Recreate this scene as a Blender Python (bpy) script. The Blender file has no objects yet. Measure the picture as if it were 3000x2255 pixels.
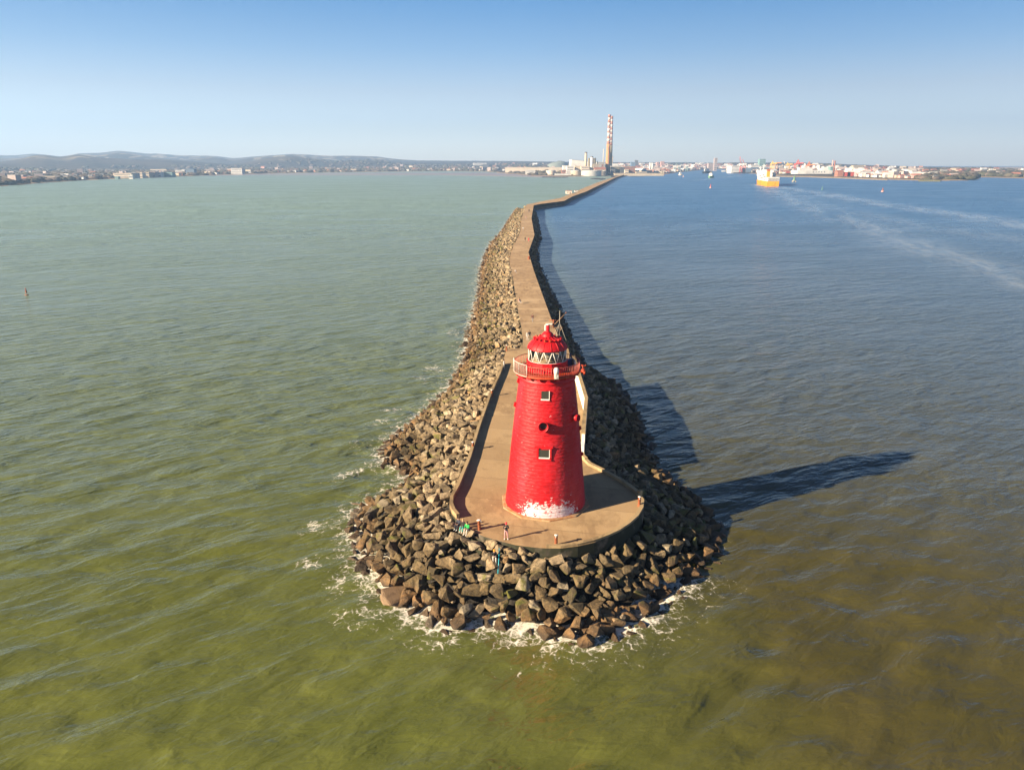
SKY_AIR, SKY_DUST, SKY_OZONE, SKY_STRENGTH = 1.0, 0.3, 2.0, 0.05
SKY_RAMP = [(p, tuple(k * 0.85 for k in c)) for p, c in [(0.0, (1.20, 1.20, 1.42)), (0.023, (1.18, 1.15, 1.32)), (0.0415, (1.02, 0.95, 1.04)), (0.086, (0.76, 0.69, 0.78)), (0.134, (0.40, 0.55, 0.75)), (0.186, (0.16, 0.44, 0.71)), (0.32, (0.16, 0.32, 0.60)), (0.55, (0.08, 0.17, 0.36)), (1.0, (0.05, 0.11, 0.25))]]
SKY_SIDE = [(0.18, 0.64), (0.36, 0.82), (0.5, 1.0), (0.8, 1.10)]
SKY_ROT = 115.5
SUN_STRENGTH, SUN_COLOR, EXPOSURE, DENOISE = 5.0, (1.0, 0.80, 0.56), 2.18, True
TONE = 0.72            # the photograph is exposed for the sea: real-world albedos sit lower than they look
def tn(c, k=TONE): return tuple(x * k for x in c)
W_R0, W_R1, W_R2, W_R3 = 0.78, 0.46, 0.18, 0.05
W_GREEN = [(0.070, 0.082, 0.018), (0.086, 0.098, 0.023)]
W_BROWN = [(0.046, 0.042, 0.011), (0.058, 0.052, 0.015)]
W_FAR = [(0.155, 0.222, 0.172), (0.048, 0.122, 0.240)]  # distant water colour, with sky reflection put into it
W_ROUGH = (0.11, 0.34)
HAZE, HAZE_COLOR, SMOKE = 1.25e-4, (0.36, 0.60, 1.0), 0.012
W_R00 = 1.9
import bpy, bmesh, math, random
import numpy as np
from mathutils import Vector, Matrix, Euler, noise as mnoise
R = math.radians
random.seed(7); rng = np.random.default_rng(7)
scene = bpy.context.scene
COL = scene.collection

# ------------------------------------------------------------------ camera
CAM_H, FPX, CXP, CYP, HORIZON = 38.0, 2150.0, 1500.0, 1127.5, 478.0
PITCH = math.atan((CYP - HORIZON) / FPX)
SUN_AZ, SUN_EL = R(25.5), R(21.7)          # direction the light travels in plan, and its height
DECK, WALK = 4.6, 4.2                      # platform and walkway above the water

cam_d = bpy.data.cameras.new('camera'); cam = bpy.data.objects.new('camera', cam_d); COL.objects.link(cam)
cam.location = (0, 0, CAM_H); cam.rotation_euler = (math.pi / 2 - PITCH, 0, 0)
cam_d.sensor_fit = 'HORIZONTAL'; cam_d.sensor_width = 36.0; cam_d.lens = 36.0 * FPX / 3000.0
cam_d.clip_start = 1.0; cam_d.clip_end = 40000.0
scene.camera = cam

def _ray(x, y):
    a = (x - CXP) / FPX; b = (y - CYP) / FPX
    c, s = math.cos(PITCH), math.sin(PITCH)
    return a, c - b * s, -s - b * c
def ground(x, y, z=0.0):
    """survey helper: the spot at height z that was measured at x, y in the photograph"""
    d = _ray(x, y); t = (z - CAM_H) / d[2]
    return d[0] * t, d[1] * t
def at(x, y, Y):
    """the spot measured at x, y whose distance along the ground is Y"""
    d = _ray(x, y); t = Y / d[1]
    return d[0] * t, CAM_H + d[2] * t

# ------------------------------------------------------------------ tagging
def tag(o, label=None, cat=None, group=None, kind=None):
    if label: o['label'] = label
    if cat: o['category'] = cat
    if group: o['group'] = group
    if kind: o['kind'] = kind
    return o
def empty(name, loc=(0, 0, 0), rz=0.0):
    o = bpy.data.objects.new(name, None); COL.objects.link(o)
    o.location = loc; o.rotation_euler = (0, 0, rz); o.empty_display_size = 0.5
    return o
def copy_tree(o, parent=None):
    c = o.copy(); COL.objects.link(c); c.parent = parent
    for ch in list(o.children): copy_tree(ch, c)
    return c

# ------------------------------------------------------------------ mesh builder
class MB:
    def __init__(s): s.v = []; s.f = []; s.m = []; s.smooth = []
    def add(s, vs, fs, m=0, smooth=False):
        b = len(s.v); s.v += [tuple(p) for p in vs]
        for f in fs: s.f.append(tuple(b + i for i in f)); s.m.append(m); s.smooth.append(smooth)
        return s
    def box(s, c, d, rz=0.0, m=0, tilt=None):
        hx, hy, hz = d[0] / 2, d[1] / 2, d[2] / 2
        P = [Vector((x, y, z)) for z in (-hz, hz) for y in (-hy, hy) for x in (-hx, hx)]
        M = Matrix.Rotation(rz, 3, 'Z')
        if tilt: M = M @ Euler(tilt).to_matrix()
        P = [M @ p + Vector(c) for p in P]
        return s.add(P, [(0, 2, 3, 1), (4, 5, 7, 6), (0, 1, 5, 4), (2, 6, 7, 3), (0, 4, 6, 2), (1, 3, 7, 5)], m)
    def gable(s, c, d, h, rz=0.0, m=0):
        """pitched roof on a d[0] x d[1] rectangle, ridge along x"""
        hx, hy = d[0] / 2, d[1] / 2
        P = [Vector(p) for p in ((-hx, -hy, 0), (hx, -hy, 0), (hx, hy, 0), (-hx, hy, 0), (-hx, 0, h), (hx, 0, h))]
        M = Matrix.Rotation(rz, 3, 'Z'); P = [M @ p + Vector(c) for p in P]
        return s.add(P, [(0, 1, 5, 4), (2, 3, 4, 5), (0, 4, 3), (1, 2, 5), (0, 3, 2, 1)], m)
    def lathe(s, c, prof, n=24, m=0, smooth=True, cap=True, a0=0.0):
        vs = []; fs = []
        for (r, z) in prof:
            for i in range(n):
                a = a0 + 2 * math.pi * i / n
                vs.append((c[0] + r * math.cos(a), c[1] + r * math.sin(a), c[2] + z))
        for j in range(len(prof) - 1):
            for i in range(n):
                k = (i + 1) % n
                fs.append((j * n + i, j * n + k, (j + 1) * n + k, (j + 1) * n + i))
        s.add(vs, fs, m, smooth)
        if cap:
            b = len(s.v) - len(vs)
            s.f.append(tuple(b + i for i in range(n))[::-1]); s.m.append(m); s.smooth.append(False)
            s.f.append(tuple(b + (len(prof) - 1) * n + i for i in range(n))); s.m.append(m); s.smooth.append(False)
        return s
    def cyl(s, c, r, h, n=16, m=0, r2=None, smooth=True):
        return s.lathe(c, [(r, 0), (r if r2 is None else r2, h)], n, m, smooth)
    def tube(s, pts, r, n=8, m=0, smooth=True, r_end=None):
        pts = [Vector(p) for p in pts]; N = len(pts); vs = []; fs = []
        for j, p in enumerate(pts):
            t = (pts[min(j + 1, N - 1)] - pts[max(j - 1, 0)]).normalized()
            u = t.orthogonal().normalized() if abs(t.z) > .95 else t.cross(Vector((0, 0, 1))).normalized()
            w = t.cross(u)
            rr = r if r_end is None else r + (r_end - r) * j / max(N - 1, 1)
            for i in range(n):
                a = 2 * math.pi * i / n
                vs.append(p + u * rr * math.cos(a) + w * rr * math.sin(a))
        for j in range(N - 1):
            for i in range(n):
                k = (i + 1) % n
                fs.append((j * n + i, j * n + k, (j + 1) * n + k, (j + 1) * n + i))
        fs.append(tuple(range(n))[::-1]); fs.append(tuple((N - 1) * n + i for i in range(n)))
        return s.add(vs, fs, m, smooth)
    def prism(s, poly, z0, z1, m=0):
        """upright prism on a counter-clockwise polygon"""
        n = len(poly)
        vs = [(x, y, z0) for x, y in poly] + [(x, y, z1) for x, y in poly]
        fs = [tuple(range(n))[::-1], tuple(range(n, 2 * n))]
        fs += [(i, (i + 1) % n, n + (i + 1) % n, n + i) for i in range(n)]
        return s.add(vs, fs, m)
    def build(s, name, mats, parent=None, loc=None):
        me = bpy.data.meshes.new(name)
        me.from_pydata(s.v, [], s.f)
        for mt in (mats if isinstance(mats, (list, tuple)) else [mats]): me.materials.append(mt)
        me.polygons.foreach_set('material_index', s.m)
        me.polygons.foreach_set('use_smooth', s.smooth)
        me.update()
        o = bpy.data.objects.new(name, me); COL.objects.link(o)
        if parent is not None: o.parent = parent
        if loc is not None: o.location = loc
        return o

def big_mesh(name, V, F, mats, midx=None, smooth=False, parent=None):
    """numpy verts (n,3) and faces (m,k) -> object"""
    V = np.ascontiguousarray(V, dtype=np.float32); F = np.ascontiguousarray(F, dtype=np.int32)
    me = bpy.data.meshes.new(name); k = F.shape[1]
    me.vertices.add(len(V)); me.vertices.foreach_set('co', V.ravel())
    me.loops.add(F.size); me.loops.foreach_set('vertex_index', F.ravel())
    me.polygons.add(len(F)); me.polygons.foreach_set('loop_start', np.arange(0, F.size, k, dtype=np.int32))
    for mt in (mats if isinstance(mats, (list, tuple)) else [mats]): me.materials.append(mt)
    if midx is not None: me.polygons.foreach_set('material_index', np.ascontiguousarray(midx, dtype=np.int32))
    me.polygons.foreach_set('use_smooth', np.full(len(F), smooth, dtype=bool))
    me.update(calc_edges=True); me.validate()
    o = bpy.data.objects.new(name, me); COL.objects.link(o)
    if parent is not None: o.parent = parent
    return o

# ------------------------------------------------------------------ node helpers
class NT:
    def __init__(s, name):
        s.mat = bpy.data.materials.new(name); s.mat.use_nodes = True
        s.t = s.mat.node_tree; s.t.nodes.clear()
    def n(s, typ, **kw):
        nd = s.t.nodes.new('ShaderNode' + typ)
        for k, v in kw.items(): setattr(nd, k, v)
        return nd
    def l(s, a, b): s.t.links.new(a, b)
    def val(s, sock, v):
        if isinstance(v, bpy.types.NodeSocket): s.l(v, sock)
        elif isinstance(v, (tuple, list)) and len(v) == 3 and sock.type == 'RGBA': sock.default_value = (*v, 1)
        else: sock.default_value = v
    def math(s, op, a, b=0.0, clamp=False):
        nd = s.n('Math', operation=op, use_clamp=clamp); s.val(nd.inputs[0], a); s.val(nd.inputs[1], b); return nd.outputs[0]
    def mix(s, f, a, b, blend='MIX'):
        nd = s.n('Mix', data_type='RGBA', blend_type=blend); s.val(nd.inputs[0], f); s.val(nd.inputs[6], a); s.val(nd.inputs[7], b); return nd.outputs[2]
    def ramp(s, f, stops, interp='LINEAR'):
        nd = s.n('ValToRGB'); nd.color_ramp.interpolation = interp; e = nd.color_ramp.elements
        while len(e) < len(stops): e.new(0.5)
        for i, (p, c) in enumerate(stops):
            e[i].position = p; e[i].color = (*c, 1) if isinstance(c, (tuple, list)) else (c, c, c, 1)
        s.val(nd.inputs[0], f); return nd.outputs[0]
    def smooth(s, v, lo, hi):
        nd = s.n('MapRange', interpolation_type='SMOOTHSTEP'); s.val(nd.inputs[0], v); s.val(nd.inputs[1], lo); s.val(nd.inputs[2], hi); return nd.outputs[0]
    def noise(s, vec, scale, detail=4.0, rough=0.55, dist=0.0):
        nd = s.n('TexNoise'); s.val(nd.inputs['Vector'], vec); nd.inputs['Scale'].default_value = scale
        nd.inputs['Detail'].default_value = detail; nd.inputs['Roughness'].default_value = rough; nd.inputs['Distortion'].default_value = dist
        return nd.outputs['Fac']
    def pos(s): return s.n('NewGeometry').outputs['Position']
    def obj(s): return s.n('TexCoord').outputs['Object']
    def xyz(s, v):
        nd = s.n('SeparateXYZ'); s.l(v, nd.inputs[0]); return nd.outputs
    def mapping(s, v, scale=(1, 1, 1), rot=(0, 0, 0), loc=(0, 0, 0)):
        nd = s.n('Mapping'); s.l(v, nd.inputs[0]); nd.inputs['Location'].default_value = loc
        nd.inputs['Rotation'].default_value = rot; nd.inputs['Scale'].default_value = scale; return nd.outputs[0]
    def bump(s, h, dist=0.05, strength=1.0, normal=None):
        nd = s.n('Bump'); s.val(nd.inputs['Height'], h); nd.inputs['Distance'].default_value = dist; nd.inputs['Strength'].default_value = strength
        if normal is not None: s.l(normal, nd.inputs['Normal'])
        return nd.outputs[0]
    def principled(s, col, rough=0.8, normal=None, metallic=0.0, spec=0.5, **kw):
        p = s.n('BsdfPrincipled'); s.val(p.inputs['Base Color'], col); s.val(p.inputs['Roughness'], rough)
        s.val(p.inputs['Metallic'], metallic); s.val(p.inputs['Specular IOR Level'], spec)
        if normal is not None: s.l(normal, p.inputs['Normal'])
        for k, v in kw.items(): s.val(p.inputs[k], v)
        return p.outputs[0]
    def out(s, sh, vol=None):
        o = s.n('OutputMaterial')
        if sh is not None: s.l(sh, o.inputs['Surface'])
        if vol is not None: s.l(vol, o.inputs['Volume'])
        return s.mat

def paint(name, col, rough=0.6, var=0.25, scale=1.5, bump=0.0, metallic=0.0, spec=0.4, dark=None):
    """plain weathered paint / plaster / metal: base colour with soft blotches and grime"""
    t = NT(name); p = t.pos(); col = tn(col); dark = tn(dark) if dark else None
    f = t.noise(p, scale, 5, 0.6)
    d = dark or tuple(c * 0.55 for c in col)
    c = t.mix(t.math('MULTIPLY', t.smooth(f, 0.42, 0.75), var * 2, True), col, d)
    g = t.noise(p, scale * 9, 3, 0.6)
    nrm = t.bump(g, bump) if bump else None
    return t.out(t.principled(c, rough, nrm, metallic, spec))
# ------------------------------------------------------------------ sky, sun, view
world = bpy.data.worlds.new('World'); scene.world = world; world.use_nodes = True
wt = world.node_tree; wt.nodes.clear()
w_out = wt.nodes.new('ShaderNodeOutputWorld'); w_bg = wt.nodes.new('ShaderNodeBackground')
sky = wt.nodes.new('ShaderNodeTexSky'); sky.sky_type = 'NISHITA'; sky.sun_disc = False
sky.sun_elevation = SUN_EL; sky.sun_rotation = R(SKY_ROT)
sky.altitude = 0.0; sky.air_density = SKY_AIR; sky.dust_density = SKY_DUST; sky.ozone_density = SKY_OZONE
w_bg.inputs['Strength'].default_value = SKY_STRENGTH
# the air gets clearer and deeper blue with height above the horizon
w_tc = wt.nodes.new('ShaderNodeTexCoord'); w_sep = wt.nodes.new('ShaderNodeSeparateXYZ')
w_rmp = wt.nodes.new('ShaderNodeValToRGB'); w_mul = wt.nodes.new('ShaderNodeMix'); w_mul.data_type = 'RGBA'; w_mul.blend_type = 'MULTIPLY'
w_mul.inputs[0].default_value = 1.0
wt.links.new(w_tc.outputs['Generated'], w_sep.inputs[0]); wt.links.new(w_sep.outputs['Z'], w_rmp.inputs[0])
_e = w_rmp.color_ramp.elements
while len(_e) < len(SKY_RAMP): _e.new(0.5)
for i, (p_, c_) in enumerate(SKY_RAMP): _e[i].position = p_; _e[i].color = (*c_, 1)
wt.links.new(sky.outputs[0], w_mul.inputs[6]); wt.links.new(w_rmp.outputs[0], w_mul.inputs[7])
# and the sheen towards the sun side is evened out
w_rx = wt.nodes.new('ShaderNodeValToRGB'); w_mx = wt.nodes.new('ShaderNodeMath'); w_mx.operation = 'MULTIPLY_ADD'; w_mx.inputs[1].default_value = 0.5; w_mx.inputs[2].default_value = 0.5
wt.links.new(w_sep.outputs['X'], w_mx.inputs[0]); wt.links.new(w_mx.outputs[0], w_rx.inputs[0])
_e = w_rx.color_ramp.elements
while len(_e) < len(SKY_SIDE): _e.new(0.5)
for i, (p_, c_) in enumerate(SKY_SIDE): _e[i].position = p_; _e[i].color = (c_, c_, c_, 1)
w_m2 = wt.nodes.new('ShaderNodeMix'); w_m2.data_type = 'RGBA'; w_m2.blend_type = 'MULTIPLY'; w_m2.inputs[0].default_value = 1.0
wt.links.new(w_mul.outputs[2], w_m2.inputs[6]); wt.links.new(w_rx.outputs[0], w_m2.inputs[7])
wt.links.new(w_m2.outputs[2], w_bg.inputs[0]); wt.links.new(w_bg.outputs[0], w_out.inputs[0])

sun_d = bpy.data.lights.new('sun', 'SUN'); sun_d.energy = SUN_STRENGTH; sun_d.angle = R(0.53); sun_d.color = SUN_COLOR
sun = bpy.data.objects.new('sun', sun_d); COL.objects.link(sun)
_dir = Vector((math.cos(SUN_EL) * math.cos(SUN_AZ), math.cos(SUN_EL) * math.sin(SUN_AZ), -math.sin(SUN_EL)))
sun.rotation_euler = _dir.to_track_quat('-Z', 'Y').to_euler(); sun.location = (-60, -30, 80)
vs_ = scene.view_settings; vs_.view_transform = 'Standard'; vs_.look = 'None'; vs_.gamma = 1.0; vs_.exposure = EXPOSURE
scene.cycles.use_denoising = DENOISE
scene.cycles.max_bounces = 6; scene.cycles.diffuse_bounces = 1; scene.cycles.glossy_bounces = 3
scene.cycles.transmission_bounces = 4; scene.cycles.volume_bounces = 0; scene.cycles.transparent_max_bounces = 8
scene.cycles.sample_clamp_indirect = 4.0
# ------------------------------------------------------------------ plan of the pier (metres; surveyed outlines)
PLAT = [(-1.0, 134.5), (-1.7, 123.0), (-2.2, 116.4), (-3.5, 104.0), (-4.6, 90.1), (-5.2, 80.1), (-6.0, 72.0), (-6.45, 69.3),
        (-6.35, 67.6), (-6.0, 66.2), (-5.45, 65.0), (-4.7, 63.7), (-3.8, 62.7), (-2.6, 61.6), (-1.2, 60.8), (0.3, 60.0), (1.8, 59.6), (3.1, 59.4), (4.4, 59.4),
        (6.0, 59.8), (7.6, 60.5), (9.0, 61.5), (10.2, 62.5), (11.4, 63.9), (12.5, 65.5), (13.3, 67.3), (13.7, 69.1), (13.4, 71.2),
        (12.3, 73.8), (10.4, 76.9), (9.2, 78.6), (8.6, 80.6), (8.8, 82.7), (10.5, 96.6), (10.6, 119.6), (10.5, 126.0), (10.6, 134.5)]
PLAT = PLAT[::1]
WL = [(1.9, 134.5), (2.2, 142.6), (2.0, 154.7), (1.4, 174.2), (0.8, 201.3), (0.2, 230.8), (-1.0, 264.2), (-0.4, 296.0), (4.2, 380.4), (5.8, 470.4), (12.2, 640.0),
      (25.5, 690.0), (49.5, 767.3), (67.5, 870.9), (80.7, 933.9), (99.2, 1061.4), (166.5, 1444.9), (257.5, 1924.0), (330, 2300.0)]
WR = [(10.6, 134.5), (9.6, 141.7), (8.9, 164.8), (8.2, 194.7), (7.2, 240.0), (6.5, 293.6), (11.0, 365.6), (12.5, 482.3), (18.2, 631.9),
      (24.8, 652.3), (48.7, 705.0), (63.7, 800.0), (79.7, 880.3), (93.0, 945.0), (116.0, 1080.0), (178.0, 1430.0), (264.0, 1924.0), (338, 2300.0)]
_k = 3000 / 2212
SHORE_PX = [(1115, 452), (1098, 478), (1085, 500), (1062, 525), (1050, 550), (1040, 580), (1035, 640), (1020, 700), (1015, 720), (1003, 790), (975, 840), (955, 860), (918, 895), (905, 905),
            (860, 940), (836, 968), (832, 1000), (880, 1012), (882, 1040), (868, 1060), (785, 1098), (768, 1125), (772, 1165), (785, 1205), (815, 1250), (862, 1290), (920, 1335), (960, 1358), (1040, 1345),
            (1130, 1352), (1230, 1382), (1330, 1368), (1395, 1335), (1440, 1285), (1500, 1240), (1530, 1205), (1548, 1150), (1520, 1100), (1490, 1070), (1425, 1020), (1400, 980), (1388, 930), (1365, 880), (1330, 835),
            (1285, 805), (1262, 795), (1240, 745), (1222, 715), (1205, 660), (1186, 625), (1172, 592), (1160, 565), (1159, 535), (1167, 515), (1163, 490), (1158, 462)]
SHORE = [ground(x * _k, y * _k, 0.0) for x, y in SHORE_PX] + [(15.5, 600.0), (5.0, 660.0)]

def poly_np(p): return np.array(p, dtype=np.float64)
def seg_dist(P, poly, closed=True):
    """distance of points P (n,2) to a polyline"""
    A = poly_np(poly); B = np.roll(A, -1, 0)
    if not closed: A, B = A[:-1], B[:-1]
    best = np.full(len(P), 1e18)
    for a, b in zip(A, B):
        d = b - a; L = max((d * d).sum(), 1e-9)
        t = np.clip(((P - a) @ d) / L, 0, 1)
        q = P - (a + t[:, None] * d)
        best = np.minimum(best, (q * q).sum(1))
    return np.sqrt(best)
def inside(P, poly):
    A = poly_np(poly); B = np.roll(A, -1, 0); r = np.zeros(len(P), bool)
    for (x0, y0), (x1, y1) in zip(A, B):
        if y0 == y1: continue
        c = ((y0 > P[:, 1]) != (y1 > P[:, 1])) & (P[:, 0] < (x1 - x0) * (P[:, 1] - y0) / (y1 - y0) + x0)
        r ^= c
    return r
WALKPOLY = WL + WR[::-1]
def in_deck(P): return inside(P, PLAT) | inside(P, WALKPOLY)
def deck_dist(P): return np.minimum(seg_dist(P, PLAT), seg_dist(P, WALKPOLY))
def slope_h(P):
    """height of the rubble slope: deck edge at the top, the measured waterline at zero"""
    di = deck_dist(P); do = seg_dist(P, SHORE); ins = inside(P, SHORE)
    top = np.where(P[:, 1] < 133, 4.35, 3.9) - 1.25 * np.clip((P[:, 0] - 1.0) / 6.0, 0, 1)
    u = do / (di + do + 1e-6)
    h = np.where(ins, top * u ** 0.85, -0.55 * do)
    return np.where(in_deck(P), 3.0, h), ins, di, do

# ------------------------------------------------------------------ materials of stone and concrete
def concrete(name, base, dark, light, joints=None, moss=None):
    t = NT(name); p = t.pos(); X, Y, Z = t.xyz(p); base, dark, light = tn(base), tn(dark), tn(light)
    big = t.noise(p, 0.13, 5, 0.6, 0.4); fine = t.noise(p, 6.0, 4, 0.65); mid = t.noise(t.mapping(p, (1.0, 0.35, 1)), 0.9, 5, 0.62, 0.6)
    c = t.mix(t.smooth(mid, 0.42, 0.62), base, dark)
    c = t.mix(t.math('MULTIPLY', t.smooth(big, 0.47, 0.6), 0.75), c, light)
    c = t.mix(t.math('MULTIPLY', t.smooth(fine, 0.5, 0.72), 0.35), c, dark)
    damp = t.smooth(t.noise(p, 0.32, 6, 0.7, 1.2), 0.56, 0.63)
    c = t.mix(t.math('MULTIPLY', damp, 0.35), c, tuple(k * 0.55 for k in dark))
    spots = t.smooth(t.noise(p, 1.7, 2, 0.4), 0.72, 0.76)
    c = t.mix(t.math('MULTIPLY', spots, 0.35), c, tuple(min(1, k * 1.5) for k in light))
    h = t.math('MULTIPLY', fine, 0.5)
    if joints:
        vec = t.mapping(t.mapping(p, rot=(0, 0, joints[1])), (1, 1 / joints[0], 1))
        wob = t.math('MULTIPLY', t.math('SUBTRACT', t.noise(p, 0.8, 3), 0.5), 0.02)
        yy = t.math('ADD', t.xyz(vec)[1], wob)
        fr = t.math('FRACT', yy); edge = t.math('ABSOLUTE', t.math('SUBTRACT', fr, 0.5))
        ln = t.smooth(edge, 0.5 - 0.06 / joints[0], 0.5 - 0.01 / joints[0])
        bay = t.n('TexWhiteNoise', noise_dimensions='1D'); t.l(t.math('FLOOR', yy), bay.inputs['W'])
        c = t.mix(t.math('MULTIPLY', bay.outputs['Value'], 0.6), c, dark)
        c = t.mix(t.math('MULTIPLY', ln, 0.4), c, tuple(k * 0.35 for k in dark))
        h = t.math('SUBTRACT', h, ln)
    if moss:
        c = t.mix(t.math('MULTIPLY', t.smooth(Z, moss[1], moss[0]), t.smooth(t.noise(p, 0.6, 4), 0.3, 0.5)), c, moss[2])
    return t.out(t.principled(c, 0.88, t.bump(h, 0.03, 0.7), 0, 0.3))
m_deck = concrete('platform_concrete', (0.41, 0.28, 0.145), (0.31, 0.205, 0.105), (0.50, 0.355, 0.19), (5.2, R(12)))
m_walk = concrete('walkway_concrete', (0.43, 0.30, 0.165), (0.30, 0.20, 0.108), (0.53, 0.385, 0.225), (3.1, R(4)))
m_kerb = concrete('kerb_concrete', (0.37, 0.27, 0.14), (0.21, 0.15, 0.08), (0.45, 0.33, 0.18))
m_side = concrete('pier_face_stone', (0.16, 0.13, 0.10), (0.07, 0.055, 0.045), (0.20, 0.17, 0.13), None, (2.2, 0.6, (0.02, 0.022, 0.012)))
m_white = paint('weathered_whitewash', (0.80, 0.78, 0.74), 0.8, 0.15, 0.8, 0.02, dark=(0.62, 0.57, 0.5))

def rock_material(name):
    t = NT(name); p = t.pos(); X, Y, Z = t.xyz(p)
    oi = t.n('ObjectInfo'); at_ = t.n('Attribute', attribute_name='tone')
    rnd = t.math('FRACT', t.math('ADD', oi.outputs['Random'], at_.outputs['Fac']))
    n1 = t.noise(p, 0.55, 4, 0.6); n2 = t.noise(p, 2.6, 6, 0.68, 0.3); n3 = t.noise(p, 14.0, 4, 0.7)
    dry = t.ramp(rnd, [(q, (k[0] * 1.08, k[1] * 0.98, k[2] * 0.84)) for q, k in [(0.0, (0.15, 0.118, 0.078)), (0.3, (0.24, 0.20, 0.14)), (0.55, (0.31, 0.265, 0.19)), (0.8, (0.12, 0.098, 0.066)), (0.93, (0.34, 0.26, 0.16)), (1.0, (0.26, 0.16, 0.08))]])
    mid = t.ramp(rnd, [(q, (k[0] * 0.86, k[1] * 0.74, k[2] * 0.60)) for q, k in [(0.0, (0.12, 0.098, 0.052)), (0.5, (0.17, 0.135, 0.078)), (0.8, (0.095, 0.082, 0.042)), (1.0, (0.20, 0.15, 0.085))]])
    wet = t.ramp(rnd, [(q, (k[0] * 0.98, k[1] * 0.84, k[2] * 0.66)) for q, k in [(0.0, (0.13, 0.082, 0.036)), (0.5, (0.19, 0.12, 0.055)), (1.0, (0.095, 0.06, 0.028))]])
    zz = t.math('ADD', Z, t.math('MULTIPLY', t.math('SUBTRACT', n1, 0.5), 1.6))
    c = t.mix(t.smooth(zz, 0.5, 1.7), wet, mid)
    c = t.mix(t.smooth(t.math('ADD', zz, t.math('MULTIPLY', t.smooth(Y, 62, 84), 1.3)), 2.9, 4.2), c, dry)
    rn2 = t.math('FRACT', t.math('MULTIPLY', rnd, 7.31))
    c = t.mix(t.math('MULTIPLY', t.smooth(rn2, 0.35, 1.0), 0.55), c, t.mix(0.75, c, (0.03, 0.027, 0.02)))
    c = t.mix(t.math('MULTIPLY', t.smooth(rn2, 0.18, 0.0), 0.5), c, (0.40, 0.35, 0.26))
    c = t.mix(t.smooth(n2, 0.40, 0.66), c, t.mix(0.72, c, (0.016, 0.013, 0.008)))
    c = t.mix(t.math('MULTIPLY', t.smooth(n3, 0.50, 0.70), 0.6), c, t.mix(0.45, c, (0.36, 0.32, 0.25)))
    # weed and lichen between the tide marks
    alg = t.math('MULTIPLY', t.smooth(t.noise(p, 0.42, 5, 0.6, 0.5), 0.54, 0.66), t.math('MULTIPLY', t.smooth(Z, 0.7, 1.4), t.smooth(Z, 3.9, 2.7)))
    c = t.mix(t.math('MULTIPLY', alg, 0.8), c, t.mix(t.smooth(n2, 0.4, 0.6), (0.055, 0.065, 0.012), (0.13, 0.13, 0.022)))
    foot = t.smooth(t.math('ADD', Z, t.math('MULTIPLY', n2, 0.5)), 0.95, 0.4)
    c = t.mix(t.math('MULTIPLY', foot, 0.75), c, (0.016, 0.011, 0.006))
    rough = t.math('ADD', 0.55, t.math('MULTIPLY', t.smooth(Z, 0.3, 1.3), 0.35))
    nb = t.bump(t.math('ADD', t.math('MULTIPLY', n2, 0.7), t.math('MULTIPLY', n3, 0.3)), 0.26, 1.0)
    return t.out(t.principled(c, rough, nb, 0, 0.3))
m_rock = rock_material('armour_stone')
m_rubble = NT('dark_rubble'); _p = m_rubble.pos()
m_rubble = m_rubble.out(m_rubble.principled(m_rubble.mix(m_rubble.noise(_p, 2.0, 5), (0.006, 0.005, 0.004), (0.025, 0.02, 0.014)), 0.9, m_rubble.bump(m_rubble.noise(_p, 1.3, 6), 0.5)))  # near-black, so shade between the boulders is held in the colour

# ------------------------------------------------------------------ pier body
def slab(name, poly, z0, z1, mats, kind='structure', edge_in=0.0):
    bm = bmesh.new()
    vs = [bm.verts.new((x, y, z1)) for x, y in poly]
    f = bm.faces.new(vs); f.normal_update()
    if f.normal.z < 0: f.normal_flip()
    low = [bm.verts.new((x, y, z0)) for x, y in poly]
    n = len(poly)
    for i in range(n):
        k = (i + 1) % n
        g = bm.faces.new((vs[i], vs[k], low[k], low[i])); g.material_index = 1
    bmesh.ops.recalc_face_normals(bm, faces=bm.faces)
    bmesh.ops.triangulate(bm, faces=[f])
    me = bpy.data.meshes.new(name); bm.to_mesh(me); bm.free()
    for m in mats: me.materials.append(m)
    o = bpy.data.objects.new(name, me); COL.objects.link(o)
    if kind: o['kind'] = kind
    return o
slab('pier_platform', PLAT, -2.5, DECK, [m_deck, m_side])
_w0 = [(1.9, 134.52)] + WL[1:]; _w1 = [(10.6, 134.52)] + WR[1:]
slab('pier_walkway', _w0 + _w1[::-1], -2.5, WALK, [m_walk, m_side])

# rubble core under the boulders, its near-black colour painting shade into the gaps
gx = np.arange(-24, 30, 1.1); gy = np.concatenate([np.arange(48, 160, 1.1), np.arange(160, 668, 2.2)])
GX, GY = np.meshgrid(gx, gy); PP = np.stack([GX.ravel(), GY.ravel()], 1)
hh, _, _, _ = slope_h(PP); hh = np.clip(hh - 1.3, -3, 3.0) + rng.normal(0, 0.12, len(hh))
nx = len(gx); idx = np.arange(len(PP)).reshape(len(gy), nx)
Fq = np.stack([idx[:-1, :-1].ravel(), idx[:-1, 1:].ravel(), idx[1:, 1:].ravel(), idx[1:, :-1].ravel()], 1)
Fq = Fq[(hh[Fq] > -2.6).any(1)]
big_mesh('rubble_mound', np.column_stack([PP, hh]), Fq, m_rubble)['kind'] = 'structure'

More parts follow.
